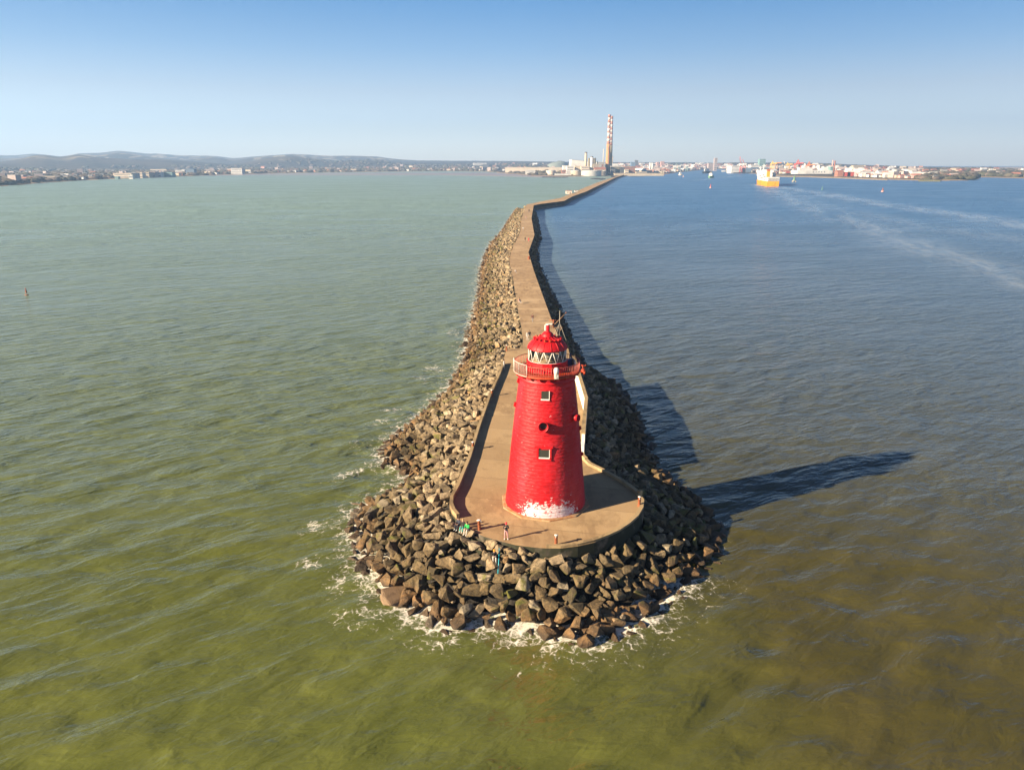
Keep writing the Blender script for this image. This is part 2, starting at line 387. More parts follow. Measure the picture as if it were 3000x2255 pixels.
# ------------------------------------------------------------------ boulders
def rock_variant(i, flat=1.0, detail=True):
    r = random.Random(100 + i)
    bm = bmesh.new()
    n = r.randint(10, 15)
    for k in range(n):
        v = Vector((r.gauss(0, 1), r.gauss(0, 1), r.gauss(0, 1))).normalized()
        # blocky stone: push the points towards a box
        q = max(abs(v.x), abs(v.y), abs(v.z)); v = v.lerp(v / q, 0.35) * r.uniform(0.72, 1.06)
        bm.verts.new((v.x * r.uniform(0.92, 1.08), v.y * 0.86, v.z * 0.76 * flat))
    res = bmesh.ops.convex_hull(bm, input=bm.verts)
    junk = {g for g in res['geom_interior'] + res['geom_unused'] if isinstance(g, bmesh.types.BMVert)}
    bmesh.ops.delete(bm, geom=list(junk), context='VERTS')
    bmesh.ops.dissolve_limit(bm, angle_limit=R(16), verts=bm.verts, edges=bm.edges)
    bmesh.ops.bevel(bm, geom=list(bm.edges), offset=0.04, segments=1, affect='EDGES', profile=0.6)
    bmesh.ops.triangulate(bm, faces=bm.faces)
    if detail:
        bmesh.ops.subdivide_edges(bm, edges=[e for e in bm.edges if e.calc_length() > 0.42], cuts=1)
        bmesh.ops.triangulate(bm, faces=bm.faces)
        off = Vector((i * 7.3, i * 3.1, 1.7))
        for v in bm.verts:
            d = mnoise.fractal(v.co * 1.9 + off, 0.8, 2.0, 3)
            v.co += v.co.normalized() * d * 0.07
    me = bpy.data.meshes.new('boulder'); bm.to_mesh(me); bm.free()
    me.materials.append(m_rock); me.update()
    return me
ROCKS = [rock_variant(i) for i in range(22)]
LOWROCKS = [rock_variant(i + 40, detail=False) for i in range(12)]
def arrays(me):
    v = np.empty(len(me.vertices) * 3); me.vertices.foreach_get('co', v)
    me.calc_loop_triangles(); t = np.empty(len(me.loop_triangles) * 3, dtype=np.int32); me.loop_triangles.foreach_get('vertices', t)
    return v.reshape(-1, 3), t.reshape(-1, 3)
ROCK_A = [arrays(m) for m in ROCKS]; LOW_A = [arrays(m) for m in LOWROCKS]

cand = []; cell = {}
def try_rock(x, y, r, fac):
    c = 1.6; ix, iy = int(x // c), int(y // c); reach = 2
    for a in range(ix - reach, ix + reach + 1):
        for b in range(iy - reach, iy + reach + 1):
            for (x2, y2, r2) in cell.get((a, b), ()):
                if (x - x2) ** 2 + (y - y2) ** 2 < (fac * (r + r2)) ** 2: return False
    cell.setdefault((ix, iy), []).append((x, y, r)); return True
def scatter(x0, x1, y0, y1, tries, rmin, rmax, fac):
    P = np.column_stack([rng.uniform(x0, x1, tries), rng.uniform(y0, y1, tries)])
    h, ins, di, do = slope_h(P); deck = in_deck(P)
    ok = ~deck & (ins | (do < 0.9)) & (h > -0.9)
    r = rmin + (rmax - rmin) * rng.random(tries) ** 1.9
    ok &= di > r * 0.38
    order = np.argsort(-r + rng.uniform(0, 0.35, tries))
    for i in order:
        if ok[i] and try_rock(P[i, 0], P[i, 1], r[i], fac): cand.append((P[i, 0], P[i, 1], h[i], r[i]))
scatter(-21, 26, 49, 135, 110000, 0.33, 0.90, 0.60)
scatter(-21, 26, 49, 135, 26000, 0.22, 0.42, 0.70)
scatter(-14, 19, 135, 300, 30000, 0.40, 0.88, 0.64)
scatter(-14, 19, 300, 662, 30000, 0.6, 1.1, 0.78)
# stones standing along the sea side of the far arm
_fw = [(12.2, 640), (25.5, 690), (49.5, 767.3), (67.5, 870.9), (80.7, 933.9), (99.2, 1061.4), (166.5, 1444.9), (257.5, 1924.0)]
for (a, b) in zip(_fw[:-1], _fw[1:]):
    L = math.hypot(b[0] - a[0], b[1] - a[1]); k = int(L / 2.2)
    for j in range(k):
        t_ = (j + random.random()) / k
        for off in (1.2, 3.0):
            cand.append((a[0] + (b[0] - a[0]) * t_ - off - random.random(), a[1] + (b[1] - a[1]) * t_, 3.3 - off * 0.9, random.uniform(0.9, 1.6)))
def rock_rot(): return Euler((random.uniform(-0.6, 0.6), random.uniform(-0.6, 0.6), random.uniform(0, 6.28)))

# the 300 that show largest stand as things of their own; one in the shade or under others still counts
def apparent(c): return c[3] / math.sqrt(c[0] ** 2 + c[1] ** 2 + (CAM_H - c[2]) ** 2) * (0.72 if c[0] > 8 and c[1] > 66 else 1.0) * (0.7 if c[2] < 0 else 1.0)
cand.sort(key=apparent, reverse=True)
near = cand[:292]; rest = cand[292:]
ZONES = {
 'head_water': ('brown wet armour boulder at the waterline below the lighthouse head', 'waterline boulders round the lighthouse head'),
 'head_mid': ('olive stained armour boulder halfway down the slope in front of the lighthouse', 'boulders halfway down the front slope'),
 'head_top': ('grey angular boulder heaped just under the rounded platform edge', 'boulders under the rounded platform edge'),
 'left_low': ('dark weedy boulder low on the seaward slope beside the parapet', 'low boulders on the seaward slope'),
 'left_top': ('pale dry boulder high on the seaward slope against the parapet wall', 'pale boulders against the parapet'),
 'shade': ('blackish boulder in the shade on the channel side of the head', 'shaded boulders on the channel side')}
def zone_of(x, y, z):
    if x > 9.5 and y > 63 + 0.0 * x: return 'shade'
    if x < -3.0 and y > 64: return 'left_top' if z > 2.5 else ('left_low' if z > 0.7 else 'head_water')
    return 'head_top' if z > 2.9 else ('head_mid' if z > 1.0 else 'head_water')
for i, (x, y, z, r) in enumerate(near):
    o = bpy.data.objects.new('boulder', ROCKS[i % len(ROCKS)]); COL.objects.link(o)
    s = r * random.uniform(1.0, 1.18)
    o.location = (x, y, z + random.uniform(-0.3, 0.5) * r); o.rotation_euler = rock_rot(); o.scale = (s * random.uniform(0.95, 1.25), s, s * random.uniform(0.88, 1.1))
    lab, grp = ZONES[zone_of(x, y, z)]
    tag(o, lab, 'boulder', grp)
# boulders one can single out
def special(name, label, x, y, z, sc, rot, k, mat=None, group=None):
    me = ROCKS[k]
    if mat: me = me.copy(); me.materials.clear(); me.materials.append(mat)
    o = bpy.data.objects.new(name, me); COL.objects.link(o); o.location = (x, y, z); o.rotation_euler = rot; o.scale = sc
    tag(o, label, 'boulder' if name == 'boulder' else 'rock', group); return o
m_orange = paint('ochre_stone', (0.50, 0.27, 0.09), 0.85, 0.4, 2.5, 0.05)
m_weed = paint('weed_covered_stone', (0.085, 0.10, 0.018), 0.7, 0.6, 2.0, 0.08, dark=(0.03, 0.035, 0.01))
m_slab = paint('foam_washed_slab', (0.25, 0.165, 0.09), 0.5, 0.5, 1.6, 0.08, dark=(0.14, 0.09, 0.05))
special('boulder', 'flat topped grey boulder on which the angler in the orange cap sits', -1.62, 59.28, 3.38, (0.72, 0.6, 0.52), (0.0, 0.1, 0.5), 11)
special('rock_slab', 'large flat brown rock slab washed by white foam at the foot of the slope', -9.6, 58.6, 0.15, (2.6, 2.0, 0.85), (0.12, 0.06, 0.5), 3, m_slab)
_ox, _oy = ground(1298, 1402, 3.0)
special('boulder', 'small rounded ochre orange boulder among grey ones near the parapet', _ox, _oy, 3.3, (0.75, 0.7, 0.6), (0.2, 0, 0.4), 5, m_orange)
for (px, py, z, s) in ((2000, 1535, 0.9, 0.85), (1968, 1575, 1.2, 0.8), (2045, 1537, 0.7, 0.9)):
    _ox, _oy = ground(px, py, z)
    special('boulder', 'bright green weedy boulder at the shaded channel corner of the head', _ox, _oy, z, (s * 1.1, s, s), (0.3 * s, 0.2, px * 1.0), int(px) % 9, m_weed, 'weedy boulders at the channel corner')
_ox, _oy = ground(1068, 1470, 0.0)
special('rock_slab', 'low brown rock barely breaking the green water off the slope', _ox, _oy, -0.35, (2.0, 1.1, 0.6), (0.05, 0.1, 0.3), 8, m_slab)
# the others, heaped as one mass
V = []; F = []; T = []; base = 0
for (x, y, z, r) in rest:
    va, fa = random.choice(ROCK_A if y < 210 else LOW_A)
    s = r * random.uniform(0.95, 1.2)
    M = np.array(rock_rot().to_matrix()) @ np.diag([s * random.uniform(0.95, 1.25), s, s * random.uniform(0.85, 1.1)])
    V.append(va @ M.T + np.array([x, y, z + 0.05 * r])); F.append(fa + base); base += len(va)
    T.append(np.full(len(va), random.random(), dtype=np.float32))
V = np.concatenate(V); F = np.concatenate(F); T = np.concatenate(T)
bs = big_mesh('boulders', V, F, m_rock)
_a = bs.data.attributes.new('tone', 'FLOAT', 'POINT'); _a.data.foreach_set('value', T)
tag(bs, 'mass of smaller armour boulders lining the long pier', 'boulders', None, 'stuff')
print('rocks', len(cand))
# ------------------------------------------------------------------ the sea: one sheet, finest round the lighthouse head
NW = 1000
_u = np.linspace(-1, 1, NW); _s = 9500 / math.sinh(6.5) * np.sinh(6.5 * _u)
WX, WY = np.meshgrid(_s + 2.0, _s + 72.0); Pw = np.stack([WX.ravel(), WY.ravel()], 1)
keep_rows = None
dist0 = np.hypot(Pw[:, 0] - 2, Pw[:, 1] - 72)
spacing = np.sqrt(dist0 ** 2 + 28.6 ** 2) * 0.013
h = np.zeros(len(Pw)); wr = np.random.default_rng(3)
CREST = R(33)                                            # direction the wave crests run
for i in range(44):
    lam = 2.6 * (3.6 ** (i / 43.0)) * wr.uniform(0.9, 1.1)
    ang = CREST - math.pi / 2 + wr.normal(0, 0.42)
    amp = 0.0036 * lam * (1.0 if lam < 5 else 5.0 / lam)
    k = 2 * math.pi / lam; ph = wr.uniform(0, 6.28)
    fade = np.clip((lam / spacing - 2.5) / 3.0, 0, 1)
    arg = k * (Pw[:, 0] * math.cos(ang) + Pw[:, 1] * math.sin(ang)) + ph
    h += amp * fade * (np.sin(arg) + 0.22 * np.sin(2 * arg + 1.57))
# calmer close to and behind the pier
nearm = (np.abs(Pw[:, 0]) < 90) & (Pw[:, 1] > 20) & (Pw[:, 1] < 700)
dsh = np.full(len(Pw), 99.0); insh = np.zeros(len(Pw), bool)
dsh[nearm] = seg_dist(Pw[nearm], SHORE); insh[nearm] = inside(Pw[nearm], SHORE)
mid_x = np.interp(Pw[:, 1], [0, 70, 135, 300, 480, 640, 767, 1061, 1924, 2400], [2, 3, 6, 3, 9, 15, 49, 104, 261, 340])
channel = Pw[:, 0] > mid_x
h *= np.where(channel & (Pw[:, 1] > 60), 0.75, 1.0)
idx = np.arange(NW * NW).reshape(NW, NW)
Fw = np.stack([idx[:-1, :-1].ravel(), idx[:-1, 1:].ravel(), idx[1:, 1:].ravel(), idx[1:, :-1].ravel()], 1)
c0 = Pw[Fw[:, 0]]; Fw = Fw[(c0[:, 1] > -600)]

# foam: along the stones, drifting patches, and the wakes
foam = np.zeros(len(Pw)); lace = np.zeros(len(Pw))
expo = np.where(channel & (Pw[:, 1] > 62), 0.22, 1.0)
foam = np.where(nearm, np.exp(-np.where(insh, 0, dsh) / 2.3) * expo * 1.12, 0)
def blob(px, py, rx, ry, amt, rot=0.0, arr=None):
    x, y = ground(px, py); c, s = math.cos(rot), math.sin(rot)
    dx, dy = Pw[:, 0] - x, Pw[:, 1] - y
    q = ((dx * c + dy * s) / rx) ** 2 + ((-dx * s + dy * c) / ry) ** 2
    return amt * np.exp(-q)
for (px, py, rx, ry, amt, rot) in (
    (1330, 975, 2.2, 6.0, .5, .2), (1275, 1080, 2.2, 4.0, .6, .5), (1240, 1110, 1.6, 3.2, .5, .3), (1148, 1200, 1.6, 1.4, .75, 0), (1120, 1235, 2.4, 1.6, .55, .5), (1040, 1305, 1.0, 2.0, .55, .4), (1030, 1385, 3.0, 0.9, .75, .7),
    (985, 1400, 1.0, 2.2, .5, 0), (935, 1545, 2.0, 1.6, .7, .4), (905, 1650, 1.5, 1.2, .7, 0), (1000, 1690, 1.4, 2.0, .6, .3), (985, 1720, 1.0, 1.8, .6, 0), (1040, 1640, 1.6, 2.0, .7, 0), (1090, 1690, 2.0, 1.8, .95, .2), (1130, 1720, 2.0, 1.6, .95, -.4),
    (1180, 1790, 1.6, 1.4, .9, -.4), (1060, 1800, 3.0, 2.2, .5, .2), (1195, 1815, 1.2, 0.8, .85, 0), (1400, 1830, 1.8, 0.8, .85, 0), (1500, 1850, 2.0, .9, .8, 0), (1515, 1880, 1.5, .7, .95, 0), (1620, 1890, 1.2, .6, .95, 0), (1690, 1870, 1.2, .7, .9, 0), (1750, 1860, 1.0, .7, .8, 0),
    (1540, 1960, 3.2, 1.0, .30, .1), (1780, 1930, 2.4, 1.2, .30, -.2), (2105, 1530, .6, .6, .9, 0), (2110, 1605, .6, .4, .7, 0), (1310, 1850, 2.0, 1.0, .7, 0)):
    foam = np.maximum(foam, blob(px, py, rx * 1.1, ry * 1.1, min(amt * 1.15, 1.0), rot))
# wake of the outbound ferry: two diverging streaks and a smoothed track
def streak(pts, w0, w1, amt):
    W = [ground(*p) for p in pts]; best = np.zeros(len(Pw)); acc = [0.0]
    for a, b in zip(W[:-1], W[1:]): acc.append(acc[-1] + math.hypot(b[0] - a[0], b[1] - a[1]))
    far = (Pw[:, 0] > -200) & (Pw[:, 1] > 90) & (Pw[:, 1] < 2600) & (Pw[:, 0] < 2500); Q = Pw[far]; r = np.zeros(len(Q))
    for i, (a, b) in enumerate(zip(W[:-1], W[1:])):
        a, b = np.array(a), np.array(b); d = b - a; L = (d * d).sum(); t = np.clip(((Q - a) @ d) / L, 0, 1)
        q = Q - (a + t[:, None] * d); dd = np.sqrt((q * q).sum(1)); s = (acc[i] + t * math.sqrt(L)) / acc[-1]
        w = w0 + (w1 - w0) * s
        r = np.maximum(r, amt * np.exp(-(dd / w) ** 2))
    best[far] = r; return best
wake = streak([(2270, 548), (2400, 566), (2560, 596), (2800, 628), (3050, 668)], 20, 20, 1.0)
wake = np.maximum(wake, streak([(2260, 552), (2350, 600), (2540, 665), (2700, 728), (2900, 790), (3060, 840)], 18, 15, 0.8))
wake = np.maximum(wake, streak([(2300, 560), (2480, 620), (2700, 665), (3000, 700)], 30, 22, 0.4))
wake = np.maximum(wake, streak([(2085, 524), (2060, 527), (2030, 529)], 8, 10, 0.8))
wake = np.maximum(wake, streak([(2090, 522), (2130, 519), (2160, 515)], 8, 12, 0.8))
wake = np.maximum(wake, streak([(2640, 570), (2800, 575), (2950, 580), (3060, 592)], 20, 20, 0.25))
wake = np.maximum(wake, streak([(2206, 540), (2230, 543), (2260, 548), (2280, 549)], 6, 7, 1.4))
for (a, b, y) in ((330, 600, 513), (620, 760, 513), (900, 1060, 512), (1350, 1430, 525), (1440, 1560, 526), (1560, 1680, 524), (1380, 1480, 519)):
    wake = np.maximum(wake, streak([(a, y), ((a + b) / 2, y + 1), (b, y)], 14, 14, 0.55))
# colour of the water: turbid olive near, green to seaward, browner in the channel mouth; far out, reflected sky is mixed in
chan = np.clip((Pw[:, 0] - mid_x + 10) / 30.0, 0, 1) * np.clip((Pw[:, 1] - 20) / 40.0, 0, 1)
chan = np.maximum(chan, np.clip((Pw[:, 0] - 2) / 22.0, 0, 1) * np.clip((110 - Pw[:, 1]) / 30.0, 0, 1))
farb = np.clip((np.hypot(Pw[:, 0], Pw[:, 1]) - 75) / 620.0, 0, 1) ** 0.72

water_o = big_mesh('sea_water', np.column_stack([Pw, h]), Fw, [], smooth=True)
for nm, arr in (('foam', foam), ('wake', wake), ('chan', chan), ('cam_dist', farb)):
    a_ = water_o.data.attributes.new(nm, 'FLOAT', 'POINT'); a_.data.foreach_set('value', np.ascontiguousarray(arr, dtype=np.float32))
water_o['kind'] = 'structure'
t = NT('sea_water'); p = t.pos()
A = {k: t.n('Attribute', attribute_name=k).outputs['Fac'] for k in ('foam', 'wake', 'chan', 'cam_dist')}
# ripples: noise stretched along the crests at three sizes
def ripple(lam, stretch, dist, det, rot):
    return t.noise(t.mapping(t.mapping(p, rot=(0, 0, -rot)), (1.0 / (lam * stretch), 1.0 / lam, 1.0 / lam)), 1.0, det, 0.55, dist)
r00 = ripple(6.5, 3.2, 0.5, 2, CREST - 0.2); r0 = ripple(3.1, 2.6, 0.6, 2, CREST - 0.05); r1 = ripple(1.6, 2.6, 0.5, 3, CREST); r2 = ripple(0.6, 2.2, 0.4, 3, CREST - 0.25); r3 = ripple(0.25, 1.7, 0.3, 2, CREST + 0.3)
gust = t.smooth(t.noise(t.mapping(t.mapping(p, rot=(0, 0, -0.2)), (0.012, 0.03, 1)), 1.0, 4, 0.6, 0.8), 0.3, 0.7)
hgt = t.math('ADD', t.math('ADD', t.math('MULTIPLY', r0, W_R0), t.math('MULTIPLY', r1, W_R1)), t.math('ADD', t.math('MULTIPLY', r2, W_R2), t.math('MULTIPLY', r3, W_R3)))
# ripples damped towards the camera so that steeply viewed water looks smoother
near_damp = t.math('ADD', 0.42, t.math('MULTIPLY', t.smooth(A['cam_dist'], 0.0, 0.22), 0.58))
hgt = t.math('MULTIPLY', hgt, near_damp)
hgt = t.math('ADD', hgt, t.math('MULTIPLY', t.math('MULTIPLY', r00, W_R00), A['cam_dist']))
hgt = t.math('MULTIPLY', hgt, t.math('ADD', 0.7, t.math('MULTIPLY', gust, 0.5)))
smear = t.noise(t.mapping(t.mapping(p, rot=(0, 0, 0.35)), (0.05, 0.012, 1)), 1.0, 5, 0.6, 0.6)
flat = t.math('MULTIPLY', A['wake'], t.smooth(smear, 0.25, 0.62), True)
hgt = t.math('MULTIPLY', hgt, t.math('SUBTRACT', 1.0, t.math('MULTIPLY', flat, 0.6)))
nrm = t.bump(hgt, 1.0, 1.0)
cloud = t.noise(t.mapping(p, (0.055, 0.085, 1)), 1.0, 5, 0.58, 0.9)
cl2 = t.noise(p, 0.35, 4, 0.6, 0.5)
green = t.mix(t.smooth(cloud, 0.3, 0.7), W_GREEN[0], W_GREEN[1])
brown = t.mix(t.smooth(cloud, 0.32, 0.68), W_BROWN[0], W_BROWN[1])
body = t.mix(A['chan'], green, brown)
body = t.mix(t.math('MULTIPLY', t.smooth(cl2, 0.4, 0.75), 0.10), body, t.mix(0.5, body, (0.0, 0.0, 0.0)))
body = t.mix(A['cam_dist'], body, t.mix(A['chan'], W_FAR[0], W_FAR[1]))  # far water: sky mirrored by the wavelets is coloured into the body
# foam is broken up into cells and flecks
wv = t.n('TexVoronoi', feature='DISTANCE_TO_EDGE'); t.l(t.mix(0.12, p, t.n('TexNoise').outputs['Color'], 'ADD'), wv.inputs['Vector']); wv.inputs['Scale'].default_value = 1.3
fn = t.noise(p, 0.9, 6, 0.72, 0.8); fleck = t.noise(p, 5.5, 3, 0.6)
cells = t.smooth(wv.outputs['Distance'], 0.16, 0.0)
fa = t.math('ADD', t.math('MULTIPLY', A['foam'], 0.60), t.math('ADD', t.math('MULTIPLY', t.math('SUBTRACT', fn, 0.46), 2.0), t.math('ADD', t.math('MULTIPLY', t.math('SUBTRACT', fleck, 0.5), 0.55), t.math('MULTIPLY', cells, 0.22))))
fmask = t.math('MULTIPLY', t.smooth(fa, 0.52, 1.0), t.smooth(A['foam'], 0.04, 0.25))
veil = t.math('MULTIPLY', t.smooth(fa, 0.35, 0.85), t.math('MULTIPLY', A['foam'], 0.55))
wfl = t.noise(t.mapping(t.mapping(p, rot=(0, 0, 0.3)), (0.25, 0.06, 1)), 1.0, 5, 0.7)
wmask = t.math('MULTIPLY', flat, t.math('MULTIPLY', t.smooth(wfl, 0.30, 0.72), 0.55))
body = t.mix(t.math('MAXIMUM', veil, wmask), body, (0.34, 0.35, 0.32))
body = t.mix(fmask, body, (0.64, 0.60, 0.52))
rgh = t.math('ADD', t.math('ADD', W_ROUGH[0], t.math('MULTIPLY', t.math('MULTIPLY', A['cam_dist'], W_ROUGH[1] - W_ROUGH[0]), t.math('MULTIPLY', t.math('ADD', 0.75, t.math('MULTIPLY', gust, 0.5)), t.math('SUBTRACT', 1.0, t.math('MULTIPLY', flat, 0.55))))), t.math('MULTIPLY', fmask, 0.5))
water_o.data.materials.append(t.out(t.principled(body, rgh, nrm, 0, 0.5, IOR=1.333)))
# ------------------------------------------------------------------ the lighthouse
LX, LY = 3.43, 69.1
lh = tag(empty('lighthouse', (LX, LY, DECK)), 'red tapering masonry lighthouse with domed lantern, white peeling patch at its foot', 'lighthouse')
TO_CAM = math.atan2(-LY, -LX)                  # plan direction from the tower to the photograph's viewpoint
def pol(r, phi, z): return (r * math.cos(phi), r * math.sin(phi), z)
PROFILE = [(0.0, 4.12), (0.5, 4.07), (3.65, 3.77), (6.7, 3.48), (9.7, 3.15), (12.6, 2.80), (13.75, 2.66)]
def tower_r(z): return float(np.interp(z, [p[0] for p in PROFILE], [p[1] for p in PROFILE]))
TOP = 13.75

def red_paint(name, masonry):
    t = NT(name); p = t.obj(); X, Y, Z = t.xyz(p)
    big = t.noise(p, 0.5, 5, 0.6); fine = t.noise(p, 7.0, 4, 0.65)
    c = t.mix(t.smooth(big, 0.35, 0.7), (0.37, 0.0040, 0.0085), (0.28, 0.0030, 0.0075))
    c = t.mix(t.math('MULTIPLY', t.smooth(t.noise(t.mapping(p, (1.2, 1.2, 0.25)), 1.0, 5, 0.7), 0.55, 0.75), 0.4), c, (0.33, 0.014, 0.009))
    h = t.math('MULTIPLY', fine, 0.35); rough = t.math('ADD', 0.42, t.math('MULTIPLY', fine, 0.22))
    if masonry:
        uv = t.n('UVMap').outputs[0]
        br = t.n('TexBrick'); t.l(uv, br.inputs['Vector']); br.inputs['Scale'].default_value = 1.0
        br.inputs['Brick Width'].default_value = 0.86; br.inputs['Row Height'].default_value = TOP / 41; br.inputs['Mortar Size'].default_value = 0.018; br.inputs['Mortar Smooth'].default_value = 0.5
        h = t.math('ADD', t.math('SUBTRACT', h, t.math('MULTIPLY', br.outputs['Fac'], 0.12)), t.math('MULTIPLY', t.noise(p, 2.2, 3), 1.0))
        ux, uy, _ = t.xyz(uv)
        c = t.mix(t.math('MULTIPLY', t.smooth(t.noise(t.mapping(p, (0.28, 0.28, 0.12)), 1.0, 5, 0.65), 0.48, 0.62), 0.55), c, (0.36, 0.022, 0.035))
        c = t.mix(t.math('MULTIPLY', t.smooth(t.noise(t.mapping(p, (1.6, 1.6, 0.10)), 1.0, 5, 0.7), 0.58, 0.72), 0.45), c, (0.17, 0.006, 0.006))
        # streaks of salt and rust below the gallery and scuffs low down
        c = t.mix(t.math('MULTIPLY', t.smooth(t.noise(t.mapping(p, (2.4, 2.4, 1.2)), 1.0, 6, 0.75), 0.62, 0.8), 0.35), c, (0.24, 0.035, 0.03))
        # the red coat has flaked off to old white paint at the foot
        side = t.smooth(t.math('ABSOLUTE', t.math('SUBTRACT', ux, UV_FRONT + 0.35)), 3.9, 1.2)
        low = t.smooth(Z, 2.7, 0.5)
        nz = t.math('ADD', t.math('MULTIPLY', t.noise(p, 2.0, 6, 0.72), 0.75), t.math('MULTIPLY', t.noise(t.mapping(p, (1, 1, 2.5)), 5.0, 4, 0.6), 0.45))
        mask = t.smooth(t.math('ADD', t.math('MULTIPLY', t.math('MULTIPLY', side, low), 0.60), t.math('MULTIPLY', t.math('SUBTRACT', nz, 0.6), 2.4)), 0.34, 0.46)
        mask = t.math('MULTIPLY', mask, t.math('SUBTRACT', 1.0, t.math('MULTIPLY', br.outputs['Fac'], 0.45)))
        c = t.mix(mask, c, t.mix(fine, (0.44, 0.34, 0.36), (0.58, 0.52, 0.54)))
        rust = t.smooth(t.math('ADD', Z, t.math('MULTIPLY', t.noise(p, 1.5, 4), 0.3)), 0.36, 0.15)
        c = t.mix(t.math('MULTIPLY', rust, 0.8), c, (0.20, 0.085, 0.04))
    return t.out(t.principled(c, rough, t.bump(h, 0.035, 0.9), 0, 0.3))
UV_FRONT = 0.0
m_red = red_paint('red_masonry_paint', True); m_redmetal = red_paint('red_metal_paint', False)
m_orange_red = paint('rusting_red_lead', (0.42, 0.045, 0.008), 0.6, 0.35, 1.6, 0.02, dark=(0.24, 0.018, 0.007))
m_pinkrail = paint('sun_bleached_red_rail', (0.45, 0.11, 0.085), 0.5, 0.2, 3.0, dark=(0.36, 0.04, 0.03))
m_whitemetal = paint('white_metal', (0.82, 0.80, 0.74), 0.45, 0.2, 3.0, dark=(0.6, 0.5, 0.38))
m_dark = paint('dark_interior', (0.03, 0.028, 0.025), 0.7, 0.2)
m_brass = paint('aged_brass', (0.30, 0.24, 0.13), 0.4, 0.2, 2, metallic=0.6)
m_rust = paint('rust_brown_iron', (0.30, 0.085, 0.03), 0.75, 0.4, 4.0, 0.02, dark=(0.14, 0.04, 0.02))
m_galv = paint('galvanised_mesh', (0.36, 0.33, 0.27), 0.5, 0.2)
t = NT('window_glass'); m_glass = t.out(t.principled((0.035, 0.035, 0.03), 0.12, None, 0, 0.5))
t = NT('lantern_glass')
_g = t.n('BsdfGlossy'); _g.inputs['Roughness'].default_value = 0.03; _tr = t.n('BsdfTransparent'); _fr = t.n('Fresnel'); _fr.inputs[0].default_value = 1.5
_ms = t.n('MixShader'); t.l(t.math('ADD', _fr.outputs[0], 0.04), _ms.inputs[0]); t.l(_tr.outputs[0], _ms.inputs[1]); t.l(_g.outputs[0], _ms.inputs[2])
m_clear = t.out(_ms.outputs[0])

# tower: 41 courses, each with a worn arris and a small step to the next, real relief
NC, NS = 41, 160
zs = []; rs = []
for i in range(NC):
    z0 = TOP * i / NC; z1 = TOP * (i + 1) / NC
    for (f, d) in ((0.0, -0.005), (0.12, 0.001), (0.55, 0.003), (0.88, 0.001), (0.999, -0.005)):
        z = z0 + (z1 - z0) * f; zs.append(z); rs.append(tower_r(z) + d)
zs = np.array(zs); rs = np.array(rs); nr = len(zs)
th = TO_CAM - math.pi + np.arange(NS + 1) / NS * 2 * math.pi
wob = np.random.default_rng(5).normal(0, 0.005, (NC, NS)); wob = np.repeat(wob, 5, axis=0); wob = np.concatenate([wob, wob[:, :1]], 1)
RR = rs[:, None] + wob * 0.8
Vt = np.stack([RR * np.cos(th), RR * np.sin(th), np.repeat(zs[:, None], NS + 1, 1)], 2).reshape(-1, 3)
ii = np.arange(nr * (NS + 1)).reshape(nr, NS + 1)
Ft = np.stack([ii[:-1, :-1].ravel(), ii[:-1, 1:].ravel(), ii[1:, 1:].ravel(), ii[1:, :-1].ravel()], 1)
tw = big_mesh('tower', Vt, Ft, m_red, smooth=True, parent=lh)
uvl = tw.data.uv_layers.new(name='UVMap')
uu = np.repeat(((np.arange(NS + 1) / NS - 0.5) * 2 * math.pi * 3.4)[None, :], nr, 0).ravel(); vv = np.repeat(zs[:, None], NS + 1, 1).ravel()
uvl.data.foreach_set('uv', np.stack([uu[Ft.ravel()], vv[Ft.ravel()]], 1).astype(np.float32).ravel())

# plinth kerb round the foot
b = MB(); b.lathe((0, 0, 0.0), [(4.62, 0.0), (4.58, 0.10), (4.20, 0.16)], 10, cap=False, smooth=False, a0=TO_CAM + 0.1)
t = NT('rusty_plinth'); p = t.pos(); m_plinth = t.out(t.principled(t.mix(t.smooth(t.noise(p, 1.4, 5, 0.65), 0.4, 0.65), (0.26, 0.17, 0.09), (0.26, 0.11, 0.04)), 0.85, t.bump(t.noise(p, 4, 4), 0.05)))
b.build('plinth', m_plinth, lh)

def local(phi):                                # frame on the wall: outward, sideways
    return Vector((math.cos(phi), math.sin(phi), 0)), Vector((-math.sin(phi), math.cos(phi), 0))
def wall_window(phi, z, w, hgt, surround):
    out, side = local(phi); r = tower_r(z) ; bat = math.atan((tower_r(z - .5) - tower_r(z + .5)))
    rz = phi - math.pi / 2
    def pt(u, d, dz): v = out * (r + d - dz * math.tan(bat)) + side * u; return (v.x, v.y, z + dz)
    f = MB(); k = 0.04
    for (u, dz, ww, hh) in ((0, -hgt / 2, w + 0.04, 0.11), (w / 2, 0, 0.055, hgt)):
        f.box(pt(u, k, dz), (ww, 0.09, hh), rz)
    fo = f.build('window', m_whitemetal, lh)
    g = MB(); g.box(pt(0, 0.035, 0), (w - 0.03, 0.05, hgt - 0.04), rz); g.build('pane', m_glass, fo)
    bar = MB(); bar.box(pt(0, 0.065, 0.0), (w - 0.06, 0.02, 0.02), rz); bar.build('glazing_bar', m_dark, fo)
    if surround:
        s = MB(); s.box(pt(-0.05, 0.0, hgt / 2 + 0.2), (w + 0.75, 0.16, 0.16), rz); s.box(pt(0, 0.0, -hgt / 2 - 0.18), (w + 0.35, 0.16, 0.16), rz)
        s.box(pt(-w / 2 - 0.14, 0, 0), (0.18, 0.13, hgt + 0.3), rz); s.box(pt(w / 2 + 0.12, 0, 0), (0.14, 0.13, hgt + 0.3), rz); s.build('surround', m_redmetal, fo)
    else:
        s = MB(); s.box(pt(0, 0.0, -hgt / 2 - 0.12), (w + 0.12, 0.13, 0.08), rz); s.build('sill', m_redmetal, fo)
